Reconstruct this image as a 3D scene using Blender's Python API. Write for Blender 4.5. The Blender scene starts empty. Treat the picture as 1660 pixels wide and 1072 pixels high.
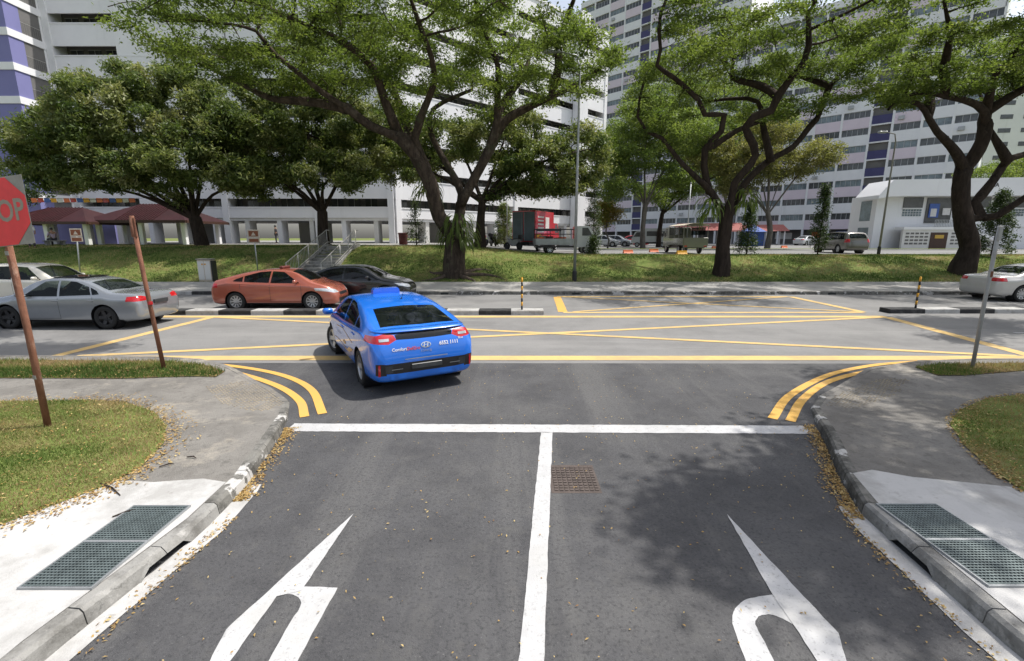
import bpy, bmesh, math, random
import numpy as np
from mathutils import Vector, Matrix, geometry
R = math.radians
scene = bpy.context.scene
random.seed(7); rng = np.random.default_rng(7)

# ------------------------------------------------------------------ camera, sky, sun, exposure
PITCH = R(11.3); FOC = 751.0; CAMH = 2.5
cam = bpy.data.cameras.new('camera'); camo = bpy.data.objects.new('camera', cam)
scene.collection.objects.link(camo); scene.camera = camo
camo.location = (0, 0, CAMH); camo.rotation_euler = (math.pi/2 - PITCH, 0, 0)
cam.sensor_width = 36.0; cam.lens = 36.0*FOC/1660.0; cam.clip_start = 0.1; cam.clip_end = 2000
SUN = Vector((0.44, 0.10, 0.88)).normalized()
w = bpy.data.worlds.new('World'); scene.world = w; w.use_nodes = True
wn = w.node_tree.nodes; sky = wn.new('ShaderNodeTexSky'); sky.sky_type = 'NISHITA'; sky.sun_disc = False
sky.sun_elevation = math.asin(SUN.z); sky.sun_rotation = math.atan2(SUN.x, SUN.y)
sky.air_density = 1.0; sky.dust_density = 3.0; sky.ozone_density = 0.6
hs = wn.new('ShaderNodeHueSaturation'); hs.inputs['Saturation'].default_value = 0.55      # thin white cloud
w.node_tree.links.new(sky.outputs[0], hs.inputs['Color']); w.node_tree.links.new(hs.outputs[0], wn['Background'].inputs[0]); wn['Background'].inputs[1].default_value = 0.15
sl = bpy.data.lights.new('sun', 'SUN'); sl.energy = 3.6; sl.angle = R(0.55); sl.color = (1.0, 0.96, 0.9)
so = bpy.data.objects.new('sun', sl); scene.collection.objects.link(so)
so.rotation_euler = SUN.to_track_quat('Z', 'Y').to_euler()
scene.view_settings.view_transform = 'Standard'; scene.view_settings.look = 'None'
scene.view_settings.gamma = 1.0; scene.view_settings.use_curve_mapping = False
scene.view_settings.exposure = 0.50
scene.render.engine = 'CYCLES'
scene.cycles.max_bounces = 7; scene.cycles.transparent_max_bounces = 12
scene.cycles.caustics_reflective = False; scene.cycles.caustics_refractive = False

# ------------------------------------------------------------------ helpers
COL = scene.collection
def ray(px, py):
    a = (px-830)/FOC; b = (536-py)/FOC
    return Vector((a, math.cos(PITCH)+b*math.sin(PITCH), -math.sin(PITCH)+b*math.cos(PITCH)))
def gp(px, py, z=0.0):                     # survey helper: point of the level z seen at a photo position
    d = ray(px, py); t = (z-CAMH)/d.z; return (d.x*t, d.y*t)
def pt(px, py, Y):                         # survey helper: point at the distance Y along the street axis
    d = ray(px, py); t = Y/d.y; return Vector((d.x*t, Y, CAMH+d.z*t))
def sstep(a, b, x):
    t = np.clip((x-a)/(b-a), 0, 1); return t*t*(3-2*t)

def tag(o, label=None, cat=None, group=None, kind=None):
    if label: o['label'] = label
    if cat: o['category'] = cat
    if group: o['group'] = group
    if kind: o['kind'] = kind
    return o
def empty(name, loc=(0,0,0), rz=0.0, label=None, cat=None, group=None, parent=None):
    o = bpy.data.objects.new(name, None); COL.objects.link(o); o.empty_display_size = 0.3
    o.location = loc; o.rotation_euler = (0, 0, rz)
    if parent: o.parent = parent
    return tag(o, label, cat, group)
def link(name, me, parent=None, loc=None, rot=None):
    o = bpy.data.objects.new(name, me); COL.objects.link(o)
    if parent: o.parent = parent
    if loc is not None: o.location = loc
    if rot is not None: o.rotation_euler = rot
    return o
def copy_tree(o, parent=None):
    c = o.copy(); COL.objects.link(c); c.parent = parent
    for ch in list(o.children): copy_tree(ch, c)
    return c

class MB:
    def __init__(s): s.v = []; s.f = []; s.smooth = False
    def add(s, vs, fs):
        n = len(s.v); s.v += [tuple(q) for q in vs]; s.f += [tuple(i+n for i in q) for q in fs]; return s
    def box(s, x0, x1, y0, y1, z0, z1, M=None):
        vs = [Vector((x, y, z)) for z in (z0, z1) for y in (y0, y1) for x in (x0, x1)]
        if M: vs = [M @ q for q in vs]
        return s.add(vs, [(0,2,3,1),(4,5,7,6),(0,1,5,4),(2,6,7,3),(0,4,6,2),(1,3,7,5)])
    def bbox(s, x0, x1, y0, y1, z0, z1, c=0.01, M=None):     # box with chamfered edges
        bm = bmesh.new(); bmesh.ops.create_cube(bm, size=1)
        for q in bm.verts: q.co = Vector(((x0+x1)/2+q.co.x*(x1-x0), (y0+y1)/2+q.co.y*(y1-y0), (z0+z1)/2+q.co.z*(z1-z0)))
        bmesh.ops.bevel(bm, geom=bm.edges[:], offset=c, segments=1, affect='EDGES')
        bm.verts.index_update()
        vs = [(M @ q.co) if M else q.co.copy() for q in bm.verts]
        s.add(vs, [[q.index for q in f.verts] for f in bm.faces]); bm.free(); return s
    def tube(s, pts, rad, n=8, cap=True, lump=0.0):
        pts = [Vector(q) for q in pts]; rr = rad if hasattr(rad, '__len__') else [rad]*len(pts)
        rings = []; up = None
        for i, q in enumerate(pts):
            d = (pts[min(i+1, len(pts)-1)]-pts[max(i-1, 0)]).normalized()
            if up is None: up = d.orthogonal().normalized()
            up = (up-d*up.dot(d)); up = up.normalized() if up.length > 1e-5 else d.orthogonal().normalized()
            sd = d.cross(up); rings.append([q+(up*math.cos(2*math.pi*k/n)+sd*math.sin(2*math.pi*k/n))*rr[i]*(1+lump*(random.random()-.5)+lump*.8*math.sin(k*2.6+i*.35)) for k in range(n)])
        fs = [(i*n+k, i*n+(k+1)%n, (i+1)*n+(k+1)%n, (i+1)*n+k) for i in range(len(pts)-1) for k in range(n)]
        if cap: fs += [tuple(range(n))[::-1], tuple((len(pts)-1)*n+k for k in range(n))]
        return s.add([q for r_ in rings for q in r_], fs)
    def lathe(s, prof, n=24, M=None, closed=False):           # prof (radius, height) about local z
        vs = [Vector((r*math.cos(2*math.pi*k/n), r*math.sin(2*math.pi*k/n), h)) for r, h in prof for k in range(n)]
        if M: vs = [M @ q for q in vs]
        m = len(prof); rg = range(m if closed else m-1)
        return s.add(vs, [(i*n+k, i*n+(k+1)%n, ((i+1)%m)*n+(k+1)%n, ((i+1)%m)*n+k) for i in rg for k in range(n)])
    def prism(s, poly, z0, z1, M=None):                       # poly (x, y), convex or not
        n = len(poly); tri = geometry.tessellate_polygon([[Vector((x, y, 0)) for x, y in poly]])
        vs = [Vector((x, y, z)) for z in (z0, z1) for x, y in poly]
        if M: vs = [M @ q for q in vs]
        fs = [tuple(t) for t in tri]+[tuple(i+n for i in t) for t in tri]+[(i, (i+1)%n, (i+1)%n+n, i+n) for i in range(n)]
        return s.add(vs, fs)
    def mesh(s, name, mat=None, smooth=False, fix=True):
        me = bpy.data.meshes.new(name); me.from_pydata(s.v, [], s.f)
        if fix and len(s.f) < 20000:
            bm = bmesh.new(); bm.from_mesh(me); bmesh.ops.recalc_face_normals(bm, faces=bm.faces[:]); bm.to_mesh(me); bm.free()
        if mat: me.materials.append(mat)
        if smooth: me.shade_smooth()
        me.update(); return me
    def build(s, name, mat=None, parent=None, smooth=False, fix=True):
        return link(name, s.mesh(name, mat, smooth, fix), parent)
def auto_smooth(me, ang=35):
    me.shade_smooth()
    try: me.set_sharp_from_angle(angle=R(ang))
    except Exception: pass

def text_obj(name, txt, size, mat, parent, M, depth=0.002, align='CENTER', bold=0.0):
    cu = bpy.data.curves.new(name, 'FONT'); cu.body = txt; cu.size = size; cu.extrude = depth; cu.align_x = align; cu.align_y = 'CENTER'
    cu.resolution_u = 3; cu.offset = bold
    t = bpy.data.objects.new(name+'_curve', cu); COL.objects.link(t)
    dg = bpy.context.evaluated_depsgraph_get(); me = bpy.data.meshes.new_from_object(t.evaluated_get(dg))
    bpy.data.objects.remove(t); bpy.data.curves.remove(cu)
    me.materials.clear(); me.materials.append(mat); me.transform(M); me.name = name
    return link(name, me, parent)

# ------------------------------------------------------------------ materials
MATS = {}
def mat(name, col, rough=0.6, metal=0.0, var=0.0, scale=4.0, col2=None, bump=0.0, bscale=40.0, spec=0.5, coat=0.0, sharp=(0.35, 0.65), detail=6.0, stretch=None):
    if name in MATS: return MATS[name]
    m = bpy.data.materials.new(name); m.use_nodes = True; nt = m.node_tree; b = nt.nodes['Principled BSDF']
    b.inputs['Roughness'].default_value = rough; b.inputs['Metallic'].default_value = metal
    b.inputs['Specular IOR Level'].default_value = spec; b.inputs['Coat Weight'].default_value = coat
    b.inputs['Coat Roughness'].default_value = 0.06
    tc = nt.nodes.new('ShaderNodeTexCoord'); src = tc.outputs['Object']
    if stretch:
        mp = nt.nodes.new('ShaderNodeMapping'); mp.inputs['Scale'].default_value = stretch
        nt.links.new(src, mp.inputs[0]); src = mp.outputs[0]
    if var > 0 or col2:
        c2 = col2 or tuple(c*(1-var) for c in col)
        n = nt.nodes.new('ShaderNodeTexNoise'); n.inputs['Scale'].default_value = scale; n.inputs['Detail'].default_value = detail; n.inputs['Roughness'].default_value = 0.65
        nt.links.new(src, n.inputs['Vector'])
        r = nt.nodes.new('ShaderNodeValToRGB'); r.color_ramp.elements[0].position = sharp[0]; r.color_ramp.elements[1].position = sharp[1]
        r.color_ramp.elements[0].color = (*c2, 1); r.color_ramp.elements[1].color = (*col, 1)
        nt.links.new(n.outputs[0], r.inputs[0]); nt.links.new(r.outputs[0], b.inputs['Base Color'])
    else: b.inputs['Base Color'].default_value = (*col, 1)
    if bump > 0:
        n2 = nt.nodes.new('ShaderNodeTexNoise'); n2.inputs['Scale'].default_value = bscale; n2.inputs['Detail'].default_value = 5
        nt.links.new(src, n2.inputs['Vector'])
        bp = nt.nodes.new('ShaderNodeBump'); bp.inputs['Strength'].default_value = bump; bp.inputs['Distance'].default_value = 0.02
        nt.links.new(n2.outputs[0], bp.inputs['Height']); nt.links.new(bp.outputs[0], b.inputs['Normal'])
    MATS[name] = m; return m

def layered(name, base, layers, rough=0.85, bump=0.3, bscale=90, spec=0.3):
    """base colour plus noise-masked layers (colour, scale, lo, hi, strength[, stretch])"""
    m = bpy.data.materials.new(name); m.use_nodes = True; nt = m.node_tree; b = nt.nodes['Principled BSDF']
    b.inputs['Roughness'].default_value = rough; b.inputs['Specular IOR Level'].default_value = spec
    tc = nt.nodes.new('ShaderNodeTexCoord'); cur = None
    for i, L in enumerate(layers):
        c, sc, lo, hi, st = L[:5]
        n = nt.nodes.new('ShaderNodeTexNoise'); n.inputs['Scale'].default_value = sc; n.inputs['Detail'].default_value = 7; n.inputs['Roughness'].default_value = 0.7
        mp = nt.nodes.new('ShaderNodeMapping'); mp.inputs['Location'].default_value = (i*3.7, i*1.3, 0)
        if len(L) > 5: mp.inputs['Scale'].default_value = L[5]
        nt.links.new(tc.outputs['Object'], mp.inputs[0]); nt.links.new(mp.outputs[0], n.inputs['Vector'])
        mr = nt.nodes.new('ShaderNodeMapRange'); mr.inputs[1].default_value = lo; mr.inputs[2].default_value = hi; mr.inputs[4].default_value = st
        nt.links.new(n.outputs[0], mr.inputs[0])
        mx = nt.nodes.new('ShaderNodeMix'); mx.data_type = 'RGBA'
        if cur is None: mx.inputs[6].default_value = (*base, 1)
        else: nt.links.new(cur, mx.inputs[6])
        mx.inputs[7].default_value = (*c, 1); nt.links.new(mr.outputs[0], mx.inputs[0]); cur = mx.outputs[2]
    nt.links.new(cur, b.inputs['Base Color'])
    n2 = nt.nodes.new('ShaderNodeTexNoise'); n2.inputs['Scale'].default_value = bscale; n2.inputs['Detail'].default_value = 4
    nt.links.new(tc.outputs['Object'], n2.inputs['Vector'])
    bp = nt.nodes.new('ShaderNodeBump'); bp.inputs['Strength'].default_value = bump; bp.inputs['Distance'].default_value = 0.01
    nt.links.new(n2.outputs[0], bp.inputs['Height']); nt.links.new(bp.outputs[0], b.inputs['Normal'])
    MATS[name] = m; return m

def leaf_mat(name, cols, trans=0.35, rough=0.5):
    m = bpy.data.materials.new(name); m.use_nodes = True; nt = m.node_tree; b = nt.nodes['Principled BSDF']
    at = nt.nodes.new('ShaderNodeAttribute'); at.attribute_name = 'tint'
    r = nt.nodes.new('ShaderNodeValToRGB'); el = r.color_ramp.elements
    while len(el) < len(cols): el.new(0.5)
    for i, c in enumerate(cols): el[i].position = i/(len(cols)-1); el[i].color = (*c, 1)
    nt.links.new(at.outputs['Fac'], r.inputs[0]); nt.links.new(r.outputs[0], b.inputs['Base Color'])
    b.inputs['Roughness'].default_value = rough; b.inputs['Specular IOR Level'].default_value = 0.35
    t = nt.nodes.new('ShaderNodeBsdfTranslucent'); g = nt.nodes.new('ShaderNodeMix'); g.data_type = 'RGBA'; g.blend_type = 'MULTIPLY'; g.inputs[0].default_value = 1
    nt.links.new(r.outputs[0], g.inputs[6]); g.inputs[7].default_value = (1.6, 1.6, 0.95, 1); nt.links.new(g.outputs[2], t.inputs[0])
    mx = nt.nodes.new('ShaderNodeMixShader'); mx.inputs[0].default_value = trans
    nt.links.new(b.outputs[0], mx.inputs[1]); nt.links.new(t.outputs[0], mx.inputs[2])
    nt.links.new(mx.outputs[0], nt.nodes['Material Output'].inputs[0]); MATS[name] = m; return m

def glass_mat(name, tint=0.25, col=(0.02, 0.025, 0.03)):
    m = bpy.data.materials.new(name); m.use_nodes = True; nt = m.node_tree; b = nt.nodes['Principled BSDF']
    b.inputs['Base Color'].default_value = (*col, 1); b.inputs['Roughness'].default_value = 0.03; b.inputs['Specular IOR Level'].default_value = 0.5
    t = nt.nodes.new('ShaderNodeBsdfTransparent'); t.inputs[0].default_value = (0.55, 0.62, 0.6, 1)
    mx = nt.nodes.new('ShaderNodeMixShader'); mx.inputs[0].default_value = tint
    nt.links.new(b.outputs[0], mx.inputs[1]); nt.links.new(t.outputs[0], mx.inputs[2]); nt.links.new(mx.outputs[0], nt.nodes['Material Output'].inputs[0])
    MATS[name] = m; return m

layered('asphalt_new', (0.082, 0.082, 0.085), [((0.056, 0.056, 0.059), 1.1, 0.42, 0.60, 0.8), ((0.125, 0.123, 0.120), 0.4, 0.52, 0.68, 0.6), ((0.13, 0.128, 0.125), 0.9, 0.50, 0.66, 0.6, (1.4, 0.12, 1)), ((0.034, 0.034, 0.036), 38, 0.50, 0.66, 0.75), ((0.22, 0.215, 0.21), 62, 0.60, 0.70, 0.55), ((0.10, 0.098, 0.094), 5, 0.54, 0.66, 0.5)], 0.8, 0.8, 120)
layered('asphalt_old', (0.205, 0.202, 0.197), [((0.155, 0.153, 0.15), 0.5, 0.45, 0.62, 0.8), ((0.25, 0.247, 0.238), 0.9, 0.52, 0.68, 0.7, (0.15, 1.2, 1)), ((0.11, 0.11, 0.11), 26, 0.54, 0.68, 0.5), ((0.32, 0.315, 0.30), 50, 0.6, 0.70, 0.45), ((0.08, 0.08, 0.08), 1.6, 0.62, 0.72, 0.45, (0.1, 1.5, 1))], 0.85, 0.4, 140)
layered('asphalt_carpark', (0.20, 0.20, 0.195), [((0.15, 0.15, 0.145), 0.3, 0.45, 0.65, 0.8)], 0.9, 0.3, 60)
layered('footpath', (0.205, 0.195, 0.178), [((0.140, 0.132, 0.120), 0.9, 0.44, 0.60, 0.8), ((0.33, 0.30, 0.25), 1.3, 0.54, 0.66, 0.75), ((0.10, 0.095, 0.086), 7, 0.54, 0.64, 0.55), ((0.09, 0.085, 0.078), 30, 0.54, 0.68, 0.6), ((0.36, 0.345, 0.32), 55, 0.6, 0.70, 0.55), ((0.11, 0.10, 0.09), 4, 0.58, 0.68, 0.5)], 0.9, 0.8, 90)
layered('concrete_pale', (0.46, 0.455, 0.445), [((0.31, 0.305, 0.29), 1.6, 0.46, 0.62, 0.8), ((0.48, 0.475, 0.465), 4, 0.52, 0.66, 0.6), ((0.24, 0.23, 0.21), 9, 0.60, 0.68, 0.55), ((0.26, 0.25, 0.235), 0.8, 0.55, 0.68, 0.55, (1.5, 0.5, 1)), ((0.36, 0.35, 0.33), 45, 0.56, 0.68, 0.5)], 0.85, 0.3, 90)
layered('concrete_grey', (0.27, 0.265, 0.25), [((0.13, 0.126, 0.115), 2.5, 0.44, 0.60, 0.85), ((0.42, 0.41, 0.39), 5, 0.57, 0.68, 0.7), ((0.07, 0.07, 0.065), 14, 0.58, 0.68, 0.7), ((0.34, 0.33, 0.31), 50, 0.58, 0.7, 0.5)], 0.88, 0.4, 80)
layered('kerb_stained', (0.17, 0.165, 0.15), [((0.06, 0.058, 0.052), 4, 0.42, 0.58, 0.9), ((0.50, 0.49, 0.47), 2.6, 0.555, 0.585, 0.9), ((0.30, 0.29, 0.27), 20, 0.55, 0.7, 0.6)], 0.9, 0.5, 60)
layered('kerb_white', (0.42, 0.415, 0.40), [((0.27, 0.26, 0.24), 3, 0.48, 0.62, 0.8), ((0.12, 0.115, 0.11), 9, 0.58, 0.70, 0.7)], 0.85, 0.3, 60)
layered('kerb_black', (0.030, 0.030, 0.031), [((0.10, 0.10, 0.098), 4, 0.5, 0.68, 0.7), ((0.22, 0.21, 0.2), 14, 0.64, 0.74, 0.5)], 0.8, 0.3, 60)
layered('paint_white', (0.46, 0.46, 0.462), [((0.38, 0.38, 0.38), 2.5, 0.46, 0.62, 0.7), ((0.13, 0.13, 0.13), 42, 0.57, 0.66, 0.6), ((0.22, 0.22, 0.215), 11, 0.59, 0.66, 0.65), ((0.42, 0.415, 0.40), 0.9, 0.5, 0.6, 0.6)], 0.7, 0.3, 150)
layered('paint_yellow', (0.60, 0.35, 0.085), [((0.50, 0.31, 0.11), 2.0, 0.48, 0.64, 0.8), ((0.20, 0.15, 0.09), 45, 0.60, 0.70, 0.6)], 0.75, 0.3, 150)
layered('paint_yellow_worn', (0.60, 0.41, 0.16), [((0.42, 0.31, 0.155), 1.0, 0.46, 0.62, 0.75), ((0.24, 0.21, 0.16), 16, 0.56, 0.68, 0.6)], 0.8, 0.3, 120)
layered('turf', (0.130, 0.165, 0.045), [((0.22, 0.18, 0.080), 0.7, 0.50, 0.64, 0.75), ((0.075, 0.112, 0.026), 2.2, 0.48, 0.62, 0.8), ((0.28, 0.235, 0.11), 7, 0.56, 0.70, 0.6), ((0.20, 0.14, 0.08), 0.3, 0.58, 0.68, 0.7)], 0.95, 1.0, 30, 0.1)
layered('soil', (0.13, 0.09, 0.045), [((0.09, 0.10, 0.03), 3, 0.45, 0.6, 0.8), ((0.22, 0.16, 0.07), 12, 0.5, 0.7, 0.7)], 0.95, 0.8, 50, 0.1)
layered('wall_white', (0.79, 0.79, 0.80), [((0.72, 0.72, 0.735), 0.25, 0.45, 0.65, 0.7), ((0.60, 0.60, 0.60), 1.0, 0.56, 0.74, 0.5, (1, 1, 0.10))], 0.85, 0.1, 20)
layered('wall_pink', (0.70, 0.61, 0.67), [((0.63, 0.55, 0.61), 0.3, 0.45, 0.65, 0.7)], 0.85, 0.1, 20)
layered('wall_purple', (0.205, 0.205, 0.41), [((0.18, 0.18, 0.37), 0.3, 0.45, 0.65, 0.7), ((0.25, 0.25, 0.44), 0.6, 0.6, 0.75, 0.5, (1, 1, 0.15))], 0.8, 0.1, 20)
layered('wall_indigo', (0.075, 0.073, 0.165), [((0.06, 0.058, 0.135), 0.4, 0.45, 0.65, 0.7)], 0.8, 0.1, 20)
layered('wall_cream', (0.68, 0.67, 0.64), [((0.60, 0.59, 0.56), 0.4, 0.45, 0.65, 0.7)], 0.85, 0.1, 20)
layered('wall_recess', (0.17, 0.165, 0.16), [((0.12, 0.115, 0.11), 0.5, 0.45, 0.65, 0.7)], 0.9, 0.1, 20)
layered('roof_maroon', (0.038, 0.010, 0.012), [((0.026, 0.008, 0.009), 0.8, 0.45, 0.65, 0.8), ((0.07, 0.026, 0.028), 2, 0.6, 0.75, 0.5)], 0.6, 0.2, 20)  # maroon darkened: the tree shade over the pavilions is put into the colour
layered('roof_red', (0.28, 0.10, 0.09), [((0.30, 0.09, 0.08), 0.8, 0.45, 0.65, 0.8)], 0.7, 0.2, 20)
layered('bark', (0.115, 0.088, 0.068), [((0.055, 0.042, 0.034), 5, 0.42, 0.6, 0.9, (1, 1, 0.25)), ((0.19, 0.155, 0.125), 2.0, 0.56, 0.72, 0.6), ((0.08, 0.09, 0.05), 0.9, 0.58, 0.7, 0.5)], 0.95, 1.0, 14, 0.1)
layered('bark_dark', (0.050, 0.038, 0.031), [((0.026, 0.020, 0.017), 5, 0.42, 0.6, 0.9, (1, 1, 0.25)), ((0.10, 0.078, 0.06), 2.0, 0.58, 0.72, 0.6)], 0.95, 1.0, 14, 0.1)
layered('bark_grey', (0.16, 0.145, 0.125), [((0.09, 0.08, 0.07), 4, 0.42, 0.6, 0.9, (1, 1, 0.3))], 0.95, 0.8, 14, 0.1)
layered('rusty_post', (0.23, 0.105, 0.065), [((0.13, 0.055, 0.035), 6, 0.45, 0.6, 0.9, (1, 1, 0.3)), ((0.40, 0.27, 0.20), 3.5, 0.56, 0.68, 0.8, (1, 1, 0.4)), ((0.06, 0.04, 0.03), 25, 0.62, 0.75, 0.7)], 0.85, 0.5, 60)
layered('grey_post', (0.33, 0.33, 0.32), [((0.20, 0.14, 0.10), 2.2, 0.55, 0.66, 0.8, (1, 1, 0.5)), ((0.42, 0.42, 0.41), 7, 0.5, 0.7, 0.6)], 0.6, 0.2, 40)
layered('cast_cover', (0.095, 0.076, 0.067), [((0.060, 0.048, 0.043), 8, 0.45, 0.6, 0.8), ((0.15, 0.12, 0.105), 30, 0.55, 0.7, 0.6)], 0.75, 0.4, 60)
mat('galvanised', (0.42, 0.44, 0.45), 0.5, 0.6, 0.25, 3)
mat('rail_metal', (0.50, 0.49, 0.46), 0.45, 0.5, 0.3, 6)
mat('sign_grey', (0.30, 0.29, 0.26), 0.6, 0.2, 0.25, 5)
mat('sign_red', (0.72, 0.040, 0.045), 0.45, 0, 0.18, 4)
mat('sign_letter', (0.28, 0.25, 0.20), 0.6, 0, 0.2, 9)
mat('sign_brown', (0.22, 0.065, 0.02), 0.6, 0, 0.2, 9)
mat('sign_pale', (0.58, 0.50, 0.40), 0.6, 0, 0.2, 9)
mat('stick_black', (0.02, 0.02, 0.02), 0.5, 0, 0.2, 9)
mat('stick_yellow', (0.72, 0.36, 0.02), 0.5, 0, 0.2, 9)
mat('grate_steel', (0.185, 0.225, 0.225), 0.5, 0.4, 0.4, 8)
mat('pit_dark', (0.025, 0.03, 0.03), 0.9, 0, 0.3, 4)
mat('window_dark', (0.10, 0.105, 0.112), 0.15, 0, 0.5, 0.8, spec=0.6)
mat('window_blue', (0.22, 0.28, 0.31), 0.15, 0, 0.5, 0.8, spec=0.6)
mat('window_frame', (0.45, 0.46, 0.47), 0.5, 0.2, 0.2, 5)
mat('door_brown', (0.06, 0.025, 0.015), 0.6, 0, 0.3, 5)
mat('brass', (0.55, 0.36, 0.08), 0.4, 0.6, 0.2, 9)
mat('poster_blue', (0.05, 0.12, 0.42), 0.5, 0, 0.2, 6)
mat('poster_white', (0.72, 0.70, 0.68), 0.5, 0, 0.2, 6)
mat('poster_orange', (0.75, 0.18, 0.06), 0.5, 0, 0.2, 6)
mat('bin_maroon', (0.12, 0.022, 0.018), 0.6, 0, 0.3, 6)
mat('rubber', (0.018, 0.018, 0.018), 0.85, 0, 0.3, 12)
mat('alloy', (0.55, 0.56, 0.57), 0.35, 0.7, 0.15, 12)
mat('alloy_dark', (0.05, 0.05, 0.055), 0.4, 0.5, 0.3, 12)
mat('trim_black', (0.015, 0.015, 0.017), 0.45, 0, 0.3, 14)
mat('chrome', (0.75, 0.76, 0.78), 0.15, 1.0, 0.1, 8)
mat('lamp_red', (0.52, 0.012, 0.018), 0.12, 0, 0.35, 14, coat=0.8)
mat('lamp_clear', (0.62, 0.65, 0.68), 0.12, 0.4, 0.3, 16, coat=0.8)
mat('plate_dark', (0.05, 0.055, 0.06), 0.4, 0, 0.5, 5)
mat('door_teal', (0.13, 0.17, 0.19), 0.45, 0, 0.25, 2)
mat('seat_cloth', (0.10, 0.10, 0.105), 0.8, 0, 0.3, 20)
mat('letter_white', (0.80, 0.80, 0.82), 0.5, 0, 0.08, 9)
mat('letter_red', (0.70, 0.08, 0.05), 0.5, 0, 0.1, 9)
mat('decal_gold', (0.72, 0.45, 0.20), 0.5, 0, 0.15, 9)
glass_mat('car_glass', 0.55, (0.01, 0.013, 0.014)); glass_mat('car_glass_dark', 0.18, (0.008, 0.009, 0.01))
for n_, c_, mt_ in (('paint_blue', (0.007, 0.155, 0.68), 0.0), ('paint_copper', (0.40, 0.115, 0.075), 0.25), ('paint_black', (0.007, 0.008, 0.011), 0.1), ('paint_silver', (0.30, 0.32, 0.345), 0.45),
                    ('paint_pearl', (0.70, 0.67, 0.58), 0.05), ('paint_champagne', (0.56, 0.55, 0.52), 0.2), ('paint_taupe', (0.15, 0.142, 0.125), 0.35), ('paint_olive', (0.17, 0.175, 0.13), 0.1), ('paint_crimson', (0.55, 0.03, 0.04), 0.1), ('paint_lorry', (0.55, 0.57, 0.58), 0.1)):
    mat(n_, c_, 0.25, mt_, 0.08, 1.5, coat=1.0)
leaf_mat('leaf_rain', [(0.052, 0.082, 0.018), (0.100, 0.142, 0.033), (0.170, 0.210, 0.058)], 0.54)
leaf_mat('leaf_mango', [(0.042, 0.070, 0.018), (0.100, 0.142, 0.038), (0.19, 0.215, 0.080), (0.30, 0.30, 0.16)], 0.34)
leaf_mat('leaf_pale', [(0.075, 0.120, 0.026), (0.135, 0.190, 0.045), (0.20, 0.24, 0.075)], 0.50)
leaf_mat('leaf_olive', [(0.095, 0.110, 0.036), (0.16, 0.165, 0.058), (0.20, 0.18, 0.085)], 0.48)
leaf_mat('leaf_dark', [(0.022, 0.042, 0.012), (0.045, 0.075, 0.020), (0.08, 0.11, 0.03)], 0.25)
leaf_mat('leaf_bronze', [(0.10, 0.13, 0.02), (0.20, 0.16, 0.03), (0.26, 0.12, 0.04)], 0.35)
leaf_mat('blade', [(0.060, 0.112, 0.020), (0.135, 0.195, 0.042), (0.22, 0.205, 0.080), (0.34, 0.26, 0.135)], 0.25, 0.7)
leaf_mat('litter', [(0.24, 0.14, 0.045), (0.40, 0.26, 0.085), (0.50, 0.39, 0.18), (0.18, 0.09, 0.04)], 0.15, 0.7)
# ------------------------------------------------------------------ the ground
def top_level(x):
    return 1.35+0.6*(1-sstep(-5.0, 4.0, x))
def terrain(x, y):
    x = np.asarray(x, float); y = np.asarray(y, float); t = sstep(25.0, 32.0, y)
    bumps = 0.05*np.sin(x*0.9+y*0.6)+0.04*np.sin(x*0.37-y*1.1)
    return -0.06+(top_level(x)+0.06-0.02)*t+0.18*sstep(24.9, 25.4, y)*(1-t)+bumps*sstep(25.5, 27, y)*(1-sstep(29.5, 32, y))
def zt(x, y): return float(terrain(x, y))

def grid_mesh(name, xs, ys, zf, m):
    X, Y = np.meshgrid(xs, ys); Z = zf(X, Y); nx, ny = len(xs), len(ys)
    v = np.stack([X.ravel(), Y.ravel(), np.broadcast_to(Z, X.shape).ravel()], 1)
    i = (np.arange(ny-1)[:, None]*nx+np.arange(nx-1)[None]).ravel()
    f = np.stack([i, i+1, i+nx+1, i+nx], 1)
    me = bpy.data.meshes.new(name); me.from_pydata(v.tolist(), [], f.tolist()); me.materials.append(MATS[m]); me.shade_smooth(); return me
def sheet(name, poly, zf, m, res=0.5, parent=None, skirt=0.0, only=None):
    bm = bmesh.new(); f = bm.faces.new([bm.verts.new((x, y, 0)) for x, y in poly])
    xs = [q[0] for q in poly]; ys = [q[1] for q in poly]
    bmesh.ops.triangulate(bm, faces=bm.faces[:])
    for ax, lo, hi in ((0, min(xs), max(xs)), (1, min(ys), max(ys))):
        k = math.floor(lo/res)+1
        while k*res < hi:
            no = [0, 0, 0]; no[ax] = 1; co = [0, 0, 0]; co[ax] = k*res
            if only is None or (only[ax][0] <= k*res <= only[ax][1]):
                bmesh.ops.bisect_plane(bm, geom=bm.verts[:]+bm.edges[:]+bm.faces[:], plane_co=co, plane_no=no, dist=1e-4)
            k += 1
    for q in bm.verts: q.co.z = float(zf(q.co.x, q.co.y))
    for q in bm.faces:
        if q.normal.z < 0: q.normal_flip()
    bm.normal_update()
    for q in bm.faces:
        if q.normal.z < 0: q.normal_flip()
    me = bpy.data.meshes.new(name); bm.to_mesh(me); bm.free(); me.materials.append(MATS[m]); me.shade_smooth()
    return link(name, me, parent)
def flat(z): return lambda x, y: z

gx = np.concatenate([[-600, -300, -150, -90], np.arange(-60, 61, 1.0), [90, 150, 300, 600]])
gy = np.concatenate([[-200, -60, 0, 10, 20, 24], np.arange(24.8, 33.1, 0.25), [36, 42, 50, 60, 75, 90, 120, 180, 300, 700]])
tag(link('ground', grid_mesh('ground', gx, gy, terrain, 'turf')), kind='structure')

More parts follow.
